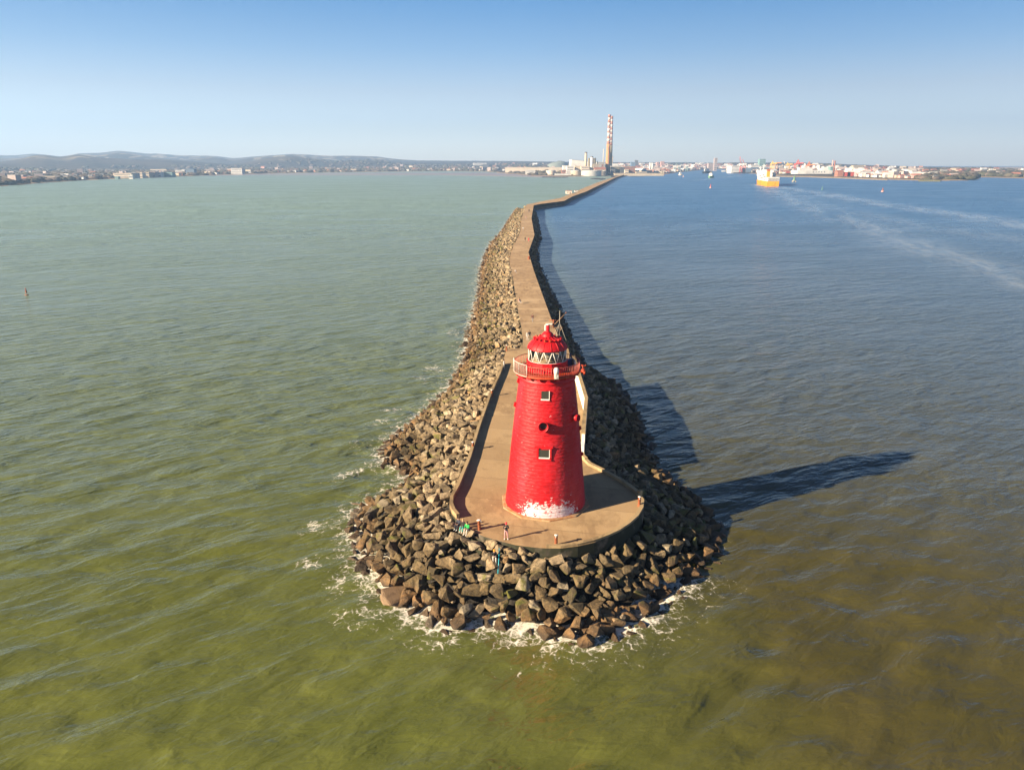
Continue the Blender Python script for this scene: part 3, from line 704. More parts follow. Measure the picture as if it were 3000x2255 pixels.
wall_window(TO_CAM - 0.05, 12.36, 0.78, 0.85, False)
wall_window(TO_CAM - 0.045, 6.68, 1.0, 0.85, True)

def port(phi, z, r, length, tilt):
    """projecting round horn tube, open at the outer end"""
    out, side = local(phi); up = Vector((0, 0, 1)); ax = (out + up * tilt).normalized()
    c0 = out * (tower_r(z) - 0.3) + up * z; c1 = c0 + ax * (length + 0.3)
    u = side; w = ax.cross(u).normalized(); n = 28; vs = []; fs = []
    rings = [(c0, r * 0.8), (c0 + ax * (length * 0.55 + .2), r * 0.84), (c1, r), (c1, r * 0.86), (c0 + ax * 0.32, r * 0.66)]
    for (c, rr) in rings:
        for i in range(n):
            a = 2 * math.pi * i / n; vs.append(c + u * rr * math.cos(a) + w * rr * math.sin(a))
    for j in range(4):
        for i in range(n):
            k = (i + 1) % n; fs.append((j * n + i, j * n + k, (j + 1) * n + k, (j + 1) * n + i))
    b = MB(); b.add(vs, fs, 0, True); o = b.build('horn_port', m_redmetal, lh)
    d = MB(); vs2 = [c0 + ax * 0.33 + u * rr * math.cos(2 * math.pi * i / n) + w * rr * math.sin(2 * math.pi * i / n) for rr in (r * 0.67,) for i in range(n)]
    d.add(vs2, [tuple(range(n))]); d.build('opening', m_dark, o)
port(TO_CAM - 0.08, 9.35, 0.52, 0.46, 0.10)
port(TO_CAM + 1.0, 9.75, 0.36, 0.55, 0.10)
for (dphi, z, s) in ((-1.38, 13.1, .26), (-1.46, 10.6, .26), (1.42, 8.3, .22), (1.40, 5.6, .20)):
    out, side = local(TO_CAM + dphi); v = out * (tower_r(z) + 0.05)
    b = MB(); b.box((v.x, v.y, z), (s, 0.3, s * 1.5), TO_CAM + dphi - math.pi / 2, tilt=(0.2, 0, 0)); b.lathe((v.x, v.y, z - s), [(s * .5, 0), (s * .3, s * .3)], 10); b.build('wall_vent', m_redmetal, lh)

# gallery
GZ = 18.66 - DECK
b = MB(); b.lathe((0, 0, GZ), [(2.55, -0.22), (2.9, -0.16), (3.12, -0.12), (3.22, -0.10), (3.24, 0.06), (3.16, 0.10), (2.0, 0.10)], 48, cap=False)
b.build('gallery_floor', m_orange_red, lh)
b = MB(); b.lathe((0, 0, TOP - 0.5), [(2.70, 0.0), (2.82, 0.10), (2.82, 0.20), (2.74, 0.28), (2.74, 0.50), (2.6, 0.56)], 64, cap=False); b.build('cornice', m_red if False else m_redmetal, lh)
for i in range(20):
    phi = 2 * math.pi * i / 20; v = pol(2.86, phi, GZ - 0.22)
    b = MB(); b.box(v, (0.5, 0.30, 0.17), phi); b.build('corbel', m_redmetal, lh)
PAN0, PAN1 = TO_CAM - 1.62, TO_CAM - 0.62      # the meshed panel on the viewer's left
RZ0, RZ1 = GZ + 0.12, GZ + 1.0
b = MB(); n = 64
for zz, rr in ((RZ1, 0.032), (GZ + 0.2, 0.02)):
    b.tube([pol(3.16, 2 * math.pi * i / n, zz) for i in range(n + 1)], rr, 6)
b.build('hand_rail', m_pinkrail, lh)
b = MB()
for i in range(84):
    phi = 2 * math.pi * i / 84
    b.tube([pol(3.12, phi, GZ + 0.08), pol(3.20, phi, GZ + 0.45), pol(3.16, phi, RZ1)], 0.024, 5)
b.build('balustrade_frame', m_pinkrail, lh)
# mesh panel: white frame and grey netting, three flat leaves
leaf_phi = np.linspace(PAN0, PAN1, 4); fr = MB(); net = MB()
for a, c in zip(leaf_phi[:-1], leaf_phi[1:]):
    A, C = Vector(pol(3.30, a, 0)), Vector(pol(3.30, c, 0)); z0, z1 = GZ + 0.02, GZ + 1.16
    for z in (z0, z1): fr.tube([A + Vector((0, 0, z)), C + Vector((0, 0, z))], 0.022, 6)
    for q in (A, C): fr.tube([q + Vector((0, 0, z0)), q + Vector((0, 0, z1))], 0.022, 6)
    for k in range(1, 10):
        q = A.lerp(C, k / 10); net.tube([q + Vector((0, 0, z0)), q + Vector((0, 0, z1))], 0.010, 4)
    for k in range(1, 10):
        z = z0 + (z1 - z0) * k / 10; net.tube([A + Vector((0, 0, z)), C + Vector((0, 0, z))], 0.012, 4)
fo = fr.build('screen_frame', m_whitemetal, lh); net.build('screen_netting', m_galv, fo)
# canister lamp on the rail
lampo = MB(); v = pol(3.24, TO_CAM + 0.27, GZ + 0.02)
lampo.lathe(v, [(0.17, 0), (0.19, 0.02), (0.19, 0.5), (0.225, 0.52), (0.235, 0.86), (0.20, 1.0), (0.10, 1.08)], 16)
lo = lampo.build('fog_lamp', m_whitemetal, lh)
fl = MB()
for k in range(4):
    a = TO_CAM + 0.27 + k * 1.57 + .6; fl.tube([(v[0] + .24 * math.cos(a), v[1] + .24 * math.sin(a), v[2] - .02), (v[0] + .20 * math.cos(a), v[1] + .20 * math.sin(a), v[2] + .5)], 0.025, 5)
fl.build('lamp_bracket', m_whitemetal, lo)
# bell gear hanging outside the rail on the channel side
b = MB(); v = Vector(pol(3.55, TO_CAM + 1.38, GZ + 0.35))
b.lathe(v - Vector((0, 0, .35)), [(0.26, 0), (0.24, 0.18), (0.16, 0.34), (0.08, 0.42)], 14); b.box(v + Vector((0, 0, .35)), (0.5, 0.16, 0.1), TO_CAM + 1.38); b.tube([v + Vector((-.1, 0, .4)), v + Vector((.05, 0, -.35))], 0.05, 6)
b.lathe(v + Vector((.1, -.2, -.5)), [(0.12, 0), (0.12, 0.3)], 10); b.build('fog_bell', m_orange_red, lh)
for k, (dp, mt) in enumerate(((1.72, m_whitemetal), (1.80, m_brass), (1.88, m_whitemetal), (1.96, m_brass))):
    b = MB(); b.lathe(pol(2.75, TO_CAM + dp, GZ + 0.1), [(0.11, 0), (0.11, 0.62), (0.05, 0.72), (0.05, 0.78)], 12); b.build('gas_cylinder', mt, lh)
b = MB(); v = pol(2.6, TO_CAM + 2.1, GZ + 0.1); b.box((v[0], v[1], v[2] + .35), (0.7, 0.4, 0.7), TO_CAM + 2.1); b.tube([(v[0], v[1], v[2]), (v[0], v[1], v[2] + 1.3)], .04, 6); b.build('control_cabinet', paint('blue_grey_cabinet', (0.12, 0.12, 0.22), 0.5), lh)

# lantern room
b = MB(); b.lathe((0, 0, GZ + 0.1), [(2.02, 0.0), (2.0, 0.06), (1.97, 0.85), (2.02, 0.90), (2.02, 0.98), (1.86, 1.0)], 14, smooth=False, a0=TO_CAM + math.pi / 14, cap=False)
mu = b.build('lantern_wall', m_redmetal, lh)
for i in range(14):
    phi = TO_CAM + 2 * math.pi * i / 14; v = pol(1.96, phi, GZ + 0.68)
    q = MB(); q.lathe((v[0], v[1], v[2] - 0.06), [(0.085, 0), (0.10, 0.06), (0.085, 0.12)], 10); q.build('ventilator', m_orange_red, mu)
LZ0, LZ1 = GZ + 1.08, GZ + 2.26
b = MB(); b.lathe((0, 0, 0), [(1.80, LZ0), (1.80, LZ1)], 28, smooth=True, cap=False); b.build('lantern_glazing', m_clear, lh)
b = MB(); nz = 14
for i in range(nz):
    a0 = TO_CAM + 2 * math.pi * (i + 0.1) / nz; am = a0 + math.pi / nz; a1 = a0 + 2 * math.pi / nz
    b.tube([pol(1.84, a0, LZ0), pol(1.84, am, LZ1)], 0.034, 6); b.tube([pol(1.84, am, LZ1), pol(1.84, a1, LZ0)], 0.034, 6)
for z in (LZ0, LZ1): b.tube([pol(1.84, 2 * math.pi * i / 42, z) for i in range(43)], 0.04, 6)
b.build('astragal_frame', m_whitemetal, lh)
m_timber0 = paint('lantern_floor_boards', (0.30, 0.22, 0.13), 0.8)
# what stands inside the glass
b = MB(); b.lathe((0, 0, GZ + 0.1), [(1.75, 0.0), (1.75, 0.92), (0.5, 0.94), (0.5, 1.1)], 20); b.build('lantern_floor', m_timber0, lh)
b = MB(); b.lathe((0, 0, LZ0 + 0.05), [(0.45, 0.0), (0.62, 0.15), (0.66, 0.35), (0.6, 0.55), (0.66, 0.75), (0.45, 0.95), (0.2, 1.05)], 18); op = b.build('optic', paint('amber_lens', (0.30, 0.28, 0.22), 0.15, 0.3, 4, spec=0.8), lh)
b = MB()
for k in range(6): b.tube([pol(0.72, k * 1.047, LZ0), pol(0.72, k * 1.047, LZ0 + 1.05)], 0.03, 5)
b.build('optic_frame', m_brass, op)
b = MB(); b.box((-0.95, -0.2, LZ0 + 0.35), (0.35, 0.5, 0.7), 0.4); b.box((0.9, 0.35, LZ0 + 0.2), (0.3, 0.3, 0.4), 0.2); b.build('lantern_equipment', m_galv, lh)
b = MB(); b.box((0.95, 0.55, LZ0 + 0.75), (0.42, 0.06, 0.5), TO_CAM + 1.2); b.build('curtain', paint('faded_pink_blind', (0.55, 0.20, 0.18), 0.8), lh)
# dome
DPROF = [(1.80, LZ1 - 0.02), (1.95, LZ1 - 0.02), (1.95, LZ1 + 0.04), (1.78, LZ1 + 0.34), (1.52, LZ1 + 0.63), (1.20, LZ1 + 0.86), (0.90, LZ1 + 1.02), (0.62, LZ1 + 1.13), (0.60, LZ1 + 1.2), (0.54, LZ1 + 1.36), (0.38, LZ1 + 1.52), (0.20, LZ1 + 1.60), (0.19, LZ1 + 2.2), (0.02, LZ1 + 2.24)]
b = MB(); b.lathe((0, 0, 0), DPROF, 42, cap=False); dm = b.build('dome', m_redmetal, lh)
for i in range(16):
    phi = TO_CAM + 2 * math.pi * (i + .5) / 16
    b = MB(); b.tube([pol(r + 0.015, phi, z) for r, z in DPROF[2:8]], 0.034, 5); b.build('dome_seam', m_redmetal, dm)
    v = pol(1.26, phi, LZ1 + 0.93)
    b = MB(); b.box(v, (0.14, 0.16, 0.20), phi); b.tube([v, (v[0] * 1.13, v[1] * 1.13, v[2] + 0.05)], 0.05, 6); b.build('dome_lug', m_orange_red if i % 5 == 0 else m_redmetal, dm)
b = MB(); q0 = pol(0.24, TO_CAM - 1.25, LZ1 + 1.72); b.box((q0[0], q0[1], LZ1 + 1.95), (0.10, 0.16, 0.55), TO_CAM - 1.25); b.box((0.12, 0.0, LZ1 + 2.30), (0.62, 0.16, 0.13), 0.1); b.lathe((0, 0, LZ1 + 2.2), [(.17, 0), (.17, .1)], 10); b.build('cowl', m_whitemetal, dm)
# tripod aerial standing on the gallery behind the lantern
b = MB(); mx, my = 1.25, 1.75; hub = (mx, my, 22.95 - DECK)
b.tube([(mx, my, GZ + 0.1), (mx, my, 24.2 - DECK)], 0.028, 6)
for (ax, ay, az) in ((2.55, 1.9, GZ + 0.95), (0.35, 2.6, GZ + 0.3), (0.55, 1.35, LZ1 + 0.75)): b.tube([hub, (ax, ay, az)], 0.020, 6)
b.build('aerial_mast', m_galv, lh)

# ------------------------------------------------------------------ walls of the platform
def offset_line(pts, d):
    out = []
    for i, p in enumerate(pts):
        a = Vector(pts[max(i - 1, 0)]); c = Vector(pts[min(i + 1, len(pts) - 1)]); t_ = (c - a).normalized()
        out.append((p[0] - t_.y * d, p[1] + t_.x * d))
    return out
def strip_poly(pts, w):                        # wall footprint: w to the left of the running direction
    q = offset_line(pts, w); poly = list(pts) + q[::-1]
    area = sum(poly[i][0] * poly[(i + 1) % len(poly)][1] - poly[(i + 1) % len(poly)][0] * poly[i][1] for i in range(len(poly)))
    return poly if area > 0 else poly[::-1]
def resample(pts, step):
    out = [pts[0]]
    for a, c in zip(pts[:-1], pts[1:]):
        L = math.hypot(c[0] - a[0], c[1] - a[1]); k = max(1, round(L / step))
        out += [(a[0] + (c[0] - a[0]) * j / k, a[1] + (c[1] - a[1]) * j / k) for j in range(1, k + 1)]
    return out
def strip_wall(mb, pts, w, z0, z1, m=0):
    """wall section with closed ends following a line; built quad by quad so that curves stay clean"""
    q = offset_line(pts, w); n = len(pts)
    vs = []
    for i in range(n): vs += [(*pts[i], z0), (*pts[i], z1), (*q[i], z1), (*q[i], z0)]
    fs = []
    for i in range(n - 1):
        a, c = 4 * i, 4 * i + 4
        fs += [(a, a + 1, c + 1, c), (a + 1, a + 2, c + 2, c + 1), (a + 2, a + 3, c + 3, c + 2)]
    fs += [(0, 3, 2, 1), (4 * n - 4, 4 * n - 3, 4 * n - 2, 4 * n - 1)]
    mb.add(vs, fs, m)
# seaward parapet: cast sections about nine metres long with open joints
pl = resample(PLAT[1:11], 1.5)
par = tag(empty('parapet_wall', (0, 0, 0)), 'low tan concrete parapet of jointed sections along the seaward edge of the platform', 'parapet')
k = 0; i = 0; rr_ = random.Random(4)
while i < len(pl) - 2:
    j = min(i + 6, len(pl) - 1)
    if len(pl) - 1 - j < 3: j = len(pl) - 1
    seg = pl[i:j + 1]; a, c = Vector(seg[-2]), Vector(seg[-1]); seg = seg[:-1] + [tuple(a + (c - a) * 0.93)]
    b = MB(); hz = DECK + 0.42 + rr_.uniform(-0.05, 0.05)
    strip_wall(b, offset_line(seg, 0.06), 0.30, DECK + 0.004, hz)
    so = b.build('wall_section', m_kerb, par)
    b = MB(); strip_wall(b, offset_line(seg, 0.03), 0.36, hz + 0.003, hz + 0.12); b.build('coping', m_kerb, so)
    i = j
# round kerb of the head, low on the front and higher towards the channel
kl = resample(PLAT[17:34], 1.2)
kerb = tag(empty('kerb_wall', (0, 0, 0)), 'low rounded concrete kerb curving round the lighthouse head on the channel side', 'kerb')
n3 = len(kl)
cuts = [0, int(n3 * .36), int(n3 * .60), int(n3 * .76), n3 - 1]
for q, (a, c) in enumerate(zip(cuts[:-1], cuts[1:])):
    seg = kl[a:c + 1]; b = MB(); strip_wall(b, offset_line(seg, 0.05), 0.40, DECK + 0.004, DECK + (0.20, 0.34, 0.50, 0.62)[q]); b.build('wall_section', m_kerb, kerb)
v = kl[cuts[1]]; b = MB(); b.box((v[0] - .15, v[1] + .25, DECK + .32), (0.42, 0.36, 0.62), 0.6); b.build('kerb_block', m_kerb, kerb)
# tall whitewashed wall along the channel edge
tl = [(8.8, 82.7), (10.5, 96.6), (10.6, 119.6)]
tall = tag(empty('harbour_wall', (0, 0, 0)), 'tall whitewashed wall with brown coping on the channel edge behind the lighthouse', 'wall')
b = MB(); strip_wall(b, offset_line(resample(tl, 3), 0.05), 0.38, DECK + 0.004, DECK + 2.25); b.build('wall_section', m_white, tall)
b = MB(); strip_wall(b, offset_line(resample(tl, 3), 0.0), 0.48, DECK + 2.253, DECK + 2.45); b.build('coping', m_kerb, tall)
b = MB(); strip_wall(b, offset_line([(8.6, 81.2), (8.8, 82.6)], 0.05), 0.5, DECK + 0.004, DECK + 1.3); b.build('end_step', m_white, tall)

# ------------------------------------------------------------------ mooring posts
POSTS = [((-3.12, 62.95), 'rusty post with white crossbar at the curved corner beside the seated people'),
         ((4.02, 60.0), 'rusty post standing at the front rim of the platform on the joint line'),
         ((12.95, 68.0), 'orange rusty post on the channel side of the platform next to the kerb'),
         ((-4.75, 83.3), 'rusty post against the parapet, the nearer one abreast of the tower'),
         ((-3.0, 104.8), 'rusty post against the parapet about midway along it'),
         ((-1.0, 132.6), 'rusty post at the far end of the parapet where the boulders begin')]
p0 = empty('mooring_post')
b = MB(); b.lathe((0, 0, 0), [(0.20, 0), (0.16, 0.06), (0.145, 0.12), (0.145, 0.98), (0.17, 1.0)], 16, cap=False); b.build('post_shaft', m_rust, p0)
b = MB(); b.lathe((0, 0, 1.0), [(0.165, 0.0), (0.165, 0.03), (0.10, 0.06), (0.01, 0.07)], 16); b.build('post_cap', m_whitemetal, p0)
b = MB(); b.tube([(-0.27, 0, 0.90), (0.27, 0, 0.90)], 0.035, 8); b.build('crossbar', m_whitemetal, p0)
for i, ((x, y), lab) in enumerate(POSTS):
    o = p0 if i == 0 else copy_tree(p0)
    o.location = (x, y, DECK); o.rotation_euler = (0, 0, (-0.5, 1.4, 1.5, 1.3, 1.3, 1.3)[i]); tag(o, lab, 'bollard', 'posts round the platform')

# ------------------------------------------------------------------ old derrick on the channel edge
m_timber = paint('weathered_timber', (0.20, 0.12, 0.065), 0.85, 0.5, 2.0, 0.03, dark=(0.08, 0.05, 0.03))
dk = tag(empty('derrick', (8.6, 154.5, WALK)), 'old rusty derrick with slanting timber jib on the channel edge of the walkway', 'derrick')
b = MB(); b.tube([(0.3, 0, 0), (0.3, 0, 1.7)], 0.16, 10); b.build('mast', m_rust, dk)
b = MB(); b.tube([(0.55, -0.3, 0.75), (3.0, 0.2, 3.2)], 0.13, 8, r_end=0.09); jb = b.build('jib', m_timber, dk)
b = MB(); b.lathe((2.95, 0.2, 3.05), [(0.12, 0), (0.12, 0.25)], 8); b.build('sheave', m_rust, jb)
b = MB(); b.tube([(-0.6, -0.1, 1.6), (1.4, 0.1, 1.55)], 0.11, 8); b.tube([(1.4, .1, 1.55), (2.2, .15, 2.0)], .09, 8); b.build('crossbeam', m_rust, dk)
b = MB(); b.lathe((-0.45, 0.3, 0.55), [(0.4, 0), (0.4, 0.12)], 14); b.tube([(-0.7, -0.1, 0.7), (0.2, -0.1, 0.7)], 0.28, 12); b.box((-.7, -.1, .35), (.08, .5, .7)); b.box((.2, -.1, .35), (.08, .5, .7)); b.build('winch', m_rust, dk)
b = MB()
for (x, y) in ((0.9, -0.5), (1.8, -0.5), (0.9, 0.6), (1.8, 0.6)): b.tube([(x, y, -4.2), (x, y, 0.0)], 0.12, 8)
b.box((1.2, 0.05, 0.06), (1.9, 1.5, 0.12)); b.build('landing_frame', m_timber, dk)
# ------------------------------------------------------------------ people
def cloth(name, c): return paint(name, c, 0.85, 0.2, 6.0, 0.01)
m_skin = paint('skin', (0.55, 0.33, 0.23), 0.6, 0.1, 8)
CL = {k: cloth('cloth_' + k, c) for k, c in dict(black=(0.02, 0.02, 0.024), pink=(0.55, 0.27, 0.28), teal=(0.03, 0.42, 0.40), green=(0.03, 0.45, 0.10), pale=(0.55, 0.52, 0.48), brown=(0.10, 0.035, 0.03),
      navy=(0.03, 0.035, 0.06), red=(0.60, 0.04, 0.06), white=(0.75, 0.74, 0.72), grey=(0.25, 0.24, 0.23), olive=(0.12, 0.10, 0.06)).items()}
m_hair = {'dark': cloth('hair_dark', (0.04, 0.022, 0.014)), 'fair': cloth('hair_fair', (0.38, 0.25, 0.12))}
m_helmet = paint('red_helmet', (0.65, 0.03, 0.04), 0.35, 0.1); m_cap = paint('orange_cap', (0.75, 0.30, 0.03), 0.8, 0.1)
def person(loc, rz, label, top, legs, pose='stand', head='dark', scale=1.0, lean=0.0, shoes='white', group=None):
    """one skinned figure; the local -Y side is the front"""
    J = {}; E_ = []
    def j(n, p, r, par=None):
        J[n] = (Vector(p), r)
        if par: E_.append((par, n))
    sit = pose in ('sit', 'crouch')
    hz = 0.93 if not sit else 0.13
    j('hip', (0, 0.02, hz), 0.145)
    lw = -0.10 if sit else 0.0
    j('waist', (0, 0.02 + lw * .3, hz + 0.17), 0.128, 'hip'); j('chest', (0, 0.01 + lw * .7 - lean * .5, hz + 0.38), 0.15, 'waist'); j('neck', (0, lw - lean, hz + 0.55), 0.062, 'chest')
    j('skull', (0, lw - lean - 0.015, hz + 0.66), 0.088, 'neck'); j('crown', (0, lw - lean - 0.005, hz + 0.76), 0.082, 'skull')
    j('nose', (0, lw - lean - 0.105, hz + 0.665), 0.018, 'skull')
    for s, n in ((-1, 'a'), (1, 'b')):
        sh = (0.175 * s, 0.01 + lw * .9 - lean * .8, hz + 0.48)
        j('sh' + n, sh, 0.075, 'chest')
        if pose == 'hands_up': el, wr, pl = (0.25 * s, -0.06, hz + 0.24), (0.13 * s, -0.27, hz + 0.42), (0.08 * s, -0.30, hz + 0.49)
        elif sit: el, wr, pl = (0.23 * s, lw - 0.03, hz + 0.24), (0.13 * s, lw - 0.26, hz + 0.20), (0.09 * s, lw - 0.34, hz + 0.20)
        else: el, wr, pl = (0.235 * s, 0.04, hz + 0.22), (0.24 * s, -0.06 - 0.12 * s * (pose == 'walk'), hz - 0.03), (0.235 * s, -0.09 - 0.12 * s * (pose == 'walk'), hz - 0.11)
        j('el' + n, el, 0.05, 'sh' + n); j('wr' + n, wr, 0.034, 'el' + n); j('pa' + n, pl, 0.034, 'wr' + n)
        d = (Vector(pl) - Vector(wr)).normalized(); sd = d.cross(Vector((s, 0, 0))).normalized() if abs(d.x) < .9 else Vector((0, 0, 1))
        for q in range(4):
            e = Vector(pl) + d * (0.045 + 0.008 * (q in (1, 2))) + sd * (q - 1.5) * 0.021
            j('f%d%s' % (q, n), e, 0.0095, 'pa' + n); j('g%d%s' % (q, n), e + d * 0.035 + Vector((-.012 * s, 0, 0)), 0.008, 'f%d%s' % (q, n))
        j('th' + n, Vector(wr) + d * 0.04 + sd * 0.05, 0.011, 'wr' + n)
        if sit: kn, an, to = (0.13 * s, -0.42, hz + 0.10), (0.12 * s, -0.52, hz - 0.32), (0.13 * s, -0.68, hz - 0.37)
        elif pose == 'walk': kn, an, to = (0.095 * s, -0.06 - 0.08 * s, 0.50), (0.10 * s, 0.05 - 0.16 * s, 0.085), (0.11 * s, -0.12 - 0.16 * s, 0.04)
        else: kn, an, to = (0.12 * s, -0.02, 0.50), (0.15 * s, 0.02, 0.085), (0.17 * s, -0.15, 0.04)
        j('th2' + n, (0.095 * s, 0.01 if not sit else -0.08, hz - 0.06 if not sit else hz), 0.10, 'hip')
        j('kn' + n, kn, 0.066, 'th2' + n); j('an' + n, an, 0.045, 'kn' + n); j('to' + n, to, 0.038, 'an' + n)
    names = list(J); ix = {n: i for i, n in enumerate(names)}
    me = bpy.data.meshes.new('body'); me.from_pydata([J[n][0] for n in names], [(ix[a], ix[b]) for a, b in E_], [])
    tmp = bpy.data.objects.new('tmp_body', me); COL.objects.link(tmp)
    tmp.modifiers.new('skin', 'SKIN'); sv = me.skin_vertices[0].data
    for i, n in enumerate(names): sv[i].radius = (J[n][1], J[n][1] * (0.78 if n in ('chest', 'waist', 'hip') else 1.0)); sv[i].use_root = (n == 'hip')
    tmp.modifiers['skin'].use_smooth_shade = True
    tmp.modifiers.new('sub', 'SUBSURF').levels = 1; tmp.modifiers['sub'].render_levels = 1
    dg = bpy.context.evaluated_depsgraph_get(); body = bpy.data.meshes.new_from_object(tmp.evaluated_get(dg))
    bpy.data.objects.remove(tmp)
    body.materials.clear()
    for mt in (CL[top], CL[legs], m_skin, CL[shoes]): body.materials.append(mt)
    part = {}
    for a, b_ in E_:
        k = 0
        if b_ in ('skull', 'crown', 'nose') or b_[:2] in ('pa', 'th', 'f0', 'f1', 'f2', 'f3', 'g0', 'g1', 'g2', 'g3') and not b_.startswith('th2'): k = 2
        if b_[:3] == 'th2' or b_[:2] in ('kn', 'an'): k = 1
        if b_[:2] == 'to': k = 3
        part[(a, b_)] = k
    for f in body.polygons:
        c = f.center; best = None
        for (a, b_), k in part.items():
            p, q = J[a][0], J[b_][0]; d = q - p; t_ = max(0, min(1, (c - p).dot(d) / max(d.length_squared, 1e-9)))
            e = (c - p - d * t_).length - (J[a][1] * (1 - t_) + J[b_][1] * t_) * 0.6
            if best is None or e < best[0]: best = (e, k)
        f.material_index = best[1]
    o = bpy.data.objects.new('person', body); COL.objects.link(o)
    o.location = loc; o.rotation_euler = (0, 0, rz); o.scale = (scale,) * 3
    tag(o, label, 'person', group)
    hc = J['crown'][0]
    b = MB(); rr = 0.112 if head in ('helmet', 'cap') else 0.104
    b.lathe((hc.x, hc.y + 0.012, hc.z - 0.05), [(rr * 0.98, -0.02), (rr, 0.03), (rr * 0.9, 0.075), (rr * 0.6, 0.115), (0.01, 0.13)], 16, cap=False)
    if head in ('helmet', 'cap'): b.box((hc.x, hc.y - 0.13, hc.z - 0.05), (0.15, 0.10, 0.02)); b.build('helmet' if head == 'helmet' else 'cap', m_helmet if head == 'helmet' else m_cap, o)
    else: b.build('hair', m_hair[head], o)
    return o
person((-0.54, 61.05, DECK), 0.0, 'person in red helmet, dark jacket and pink trousers standing at the platform rim', 'black', 'pink', 'hands_up', 'helmet', 1.0)
person((-5.05, 63.55, DECK + 0.10), -0.65, 'seated person in dark jacket at the seaward end of the three on the rim', 'navy', 'navy', 'sit', 'dark')
person((-4.60, 63.15, DECK + 0.10), -0.5, 'fair haired seated person in dark top and teal trousers, middle of the three', 'black', 'teal', 'sit', 'fair')
person((-4.20, 62.72, DECK + 0.06), -0.45, 'seated person in bright green hooded top beside the crossbar post', 'green', 'pale', 'sit', 'dark')
person((-1.62, 59.25, 3.75), 0.1, 'angler in orange cap crouching among the boulders below the platform', 'black', 'pale', 'sit', 'cap', lean=0.12)
b = MB(); b.tube([(-1.16, 59.55, 4.55), (-1.20, 58.7, 3.6), (-1.28, 57.8, 2.6)], 0.032, 6, r_end=0.045); rod = b.build('fishing_rod', paint('teal_rod', (0.02, 0.42, 0.55), 0.4, 0.1)); tag(rod, 'long teal fishing rod leaning on the boulders next to the angler', 'fishing rod')
b = MB(); b.lathe((-1.34, 57.8, 2.56), [(0.08, 0), (0.08, 0.1)], 10); b.build('reel', m_whitemetal, rod)
person((4.55, 160.0, WALK), 2.9, 'walker in dark brown coat alone on the walkway beyond the lantern', 'brown', 'grey', 'walk', 'dark', 1.05)
person((3.05, 142.9, WALK), 0.2, 'walker in pale clothes, paler of the couple near the boulders behind the lighthouse', 'pale', 'pale', 'walk', 'fair')
person((3.50, 143.5, WALK), 0.2, 'walker in dark clothes, darker of the couple near the boulders behind the lighthouse', 'black', 'olive', 'walk', 'dark', 1.05)
person((-1.35, 119.8, DECK), 1.4, 'person in white top standing close against the far part of the parapet', 'white', 'grey', 'stand', 'dark', 0.95)
person((5.95, 336.0, WALK), 0.1, 'distant walker in dark clothes beside the one in red', 'black', 'black', 'walk', 'dark', 1.1)
person((7.52, 334.6, WALK), 0.1, 'distant walker in bright red coat on the bend of the pier', 'red', 'red', 'walk', 'dark', 1.1)
person((5.9, 392.3, WALK), 0.2, 'distant walker in white beyond the pair with the red coat', 'white', 'grey', 'walk', 'fair', 1.1)
person((8.8, 473.3, WALK), 0.2, 'lone far walker in pinkish top near the end of the straight stretch', 'pink', 'grey', 'walk', 'dark', 1.1)
person((11.75, 540.0, WALK), 0.2, 'far walker in olive, nearer the boulders of the farthest couple', 'olive', 'black', 'walk', 'dark', 1.15)
person((12.7, 540.5, WALK), 0.2, 'far walker in black, nearer the channel of the farthest couple', 'black', 'black', 'walk', 'dark', 1.15)
person((0.95, 235.3, WALK + 0.45), 1.4, 'person in white top resting on the boulders beside the middle walkway', 'white', 'grey', 'sit', 'fair')
person((1.65, 182.3, WALK + 0.45), 1.4, 'person in pink top resting on the boulders beside the nearer walkway', 'pink', 'pale', 'sit', 'fair')
person((1.75, 183.6, WALK + 0.45), 1.4, 'person in grey resting on the boulders next to the one in pink', 'grey', 'navy', 'sit', 'dark')
b = MB(); b.lathe((6.2, 271.0, WALK), [(0.55, 0), (0.5, 0.2), (0.32, 0.35), (0.32, 0.7), (0.5, 0.85), (0.5, 1.0), (0.3, 1.1)], 16); tag(b.build('capstan', m_rust), 'squat dark capstan at the channel edge of the middle walkway', 'capstan')
# the two huts on the far arm
def hut(px0, px1, py_top, Y, zbase, depth, wall, label):
    x0, _ = at(px0, py_top, Y); x1, zt = at(px1, py_top, Y)
    o = tag(empty('hut', ((x0 + x1) / 2, Y, zbase)), label, 'hut'); w = x1 - x0; h_ = zt - zbase
    b = MB(); b.box((0, depth / 2, h_ * 0.42), (w, depth, h_ * 0.84)); b.build('wall', wall, o)
    b = MB(); b.gable((0, depth / 2, h_ * 0.845), (w + .4, depth + .4), h_ * 0.16); b.build('roof', paint('hut_roof', (0.42, 0.25, 0.20), 0.8), o)
    b = MB(); b.box((w * .2, -0.02, h_ * .3), (1.0, 0.06, h_ * .55)); b.build('door', m_dark, o)
    b = MB(); b.box((-w * .22, -0.02, h_ * .45), (1.0, 0.06, 0.9)); b.build('window', m_glass, o)
m_cream = paint('cream_render', (0.74, 0.62, 0.52), 0.85, 0.15, 0.3)
m_offwhite = paint('white_render', (0.80, 0.78, 0.74), 0.8, 0.12, 0.3)
hut(1659, 1675.5, 558.5, 880, 3.6, 9.0, m_cream, 'cream hut with low roof, wider of the two on the far arm of the pier')
hut(1684, 1693.5, 558, 935, 3.9, 6.0, m_offwhite, 'narrow white hut beside the cream one on the far arm of the pier')
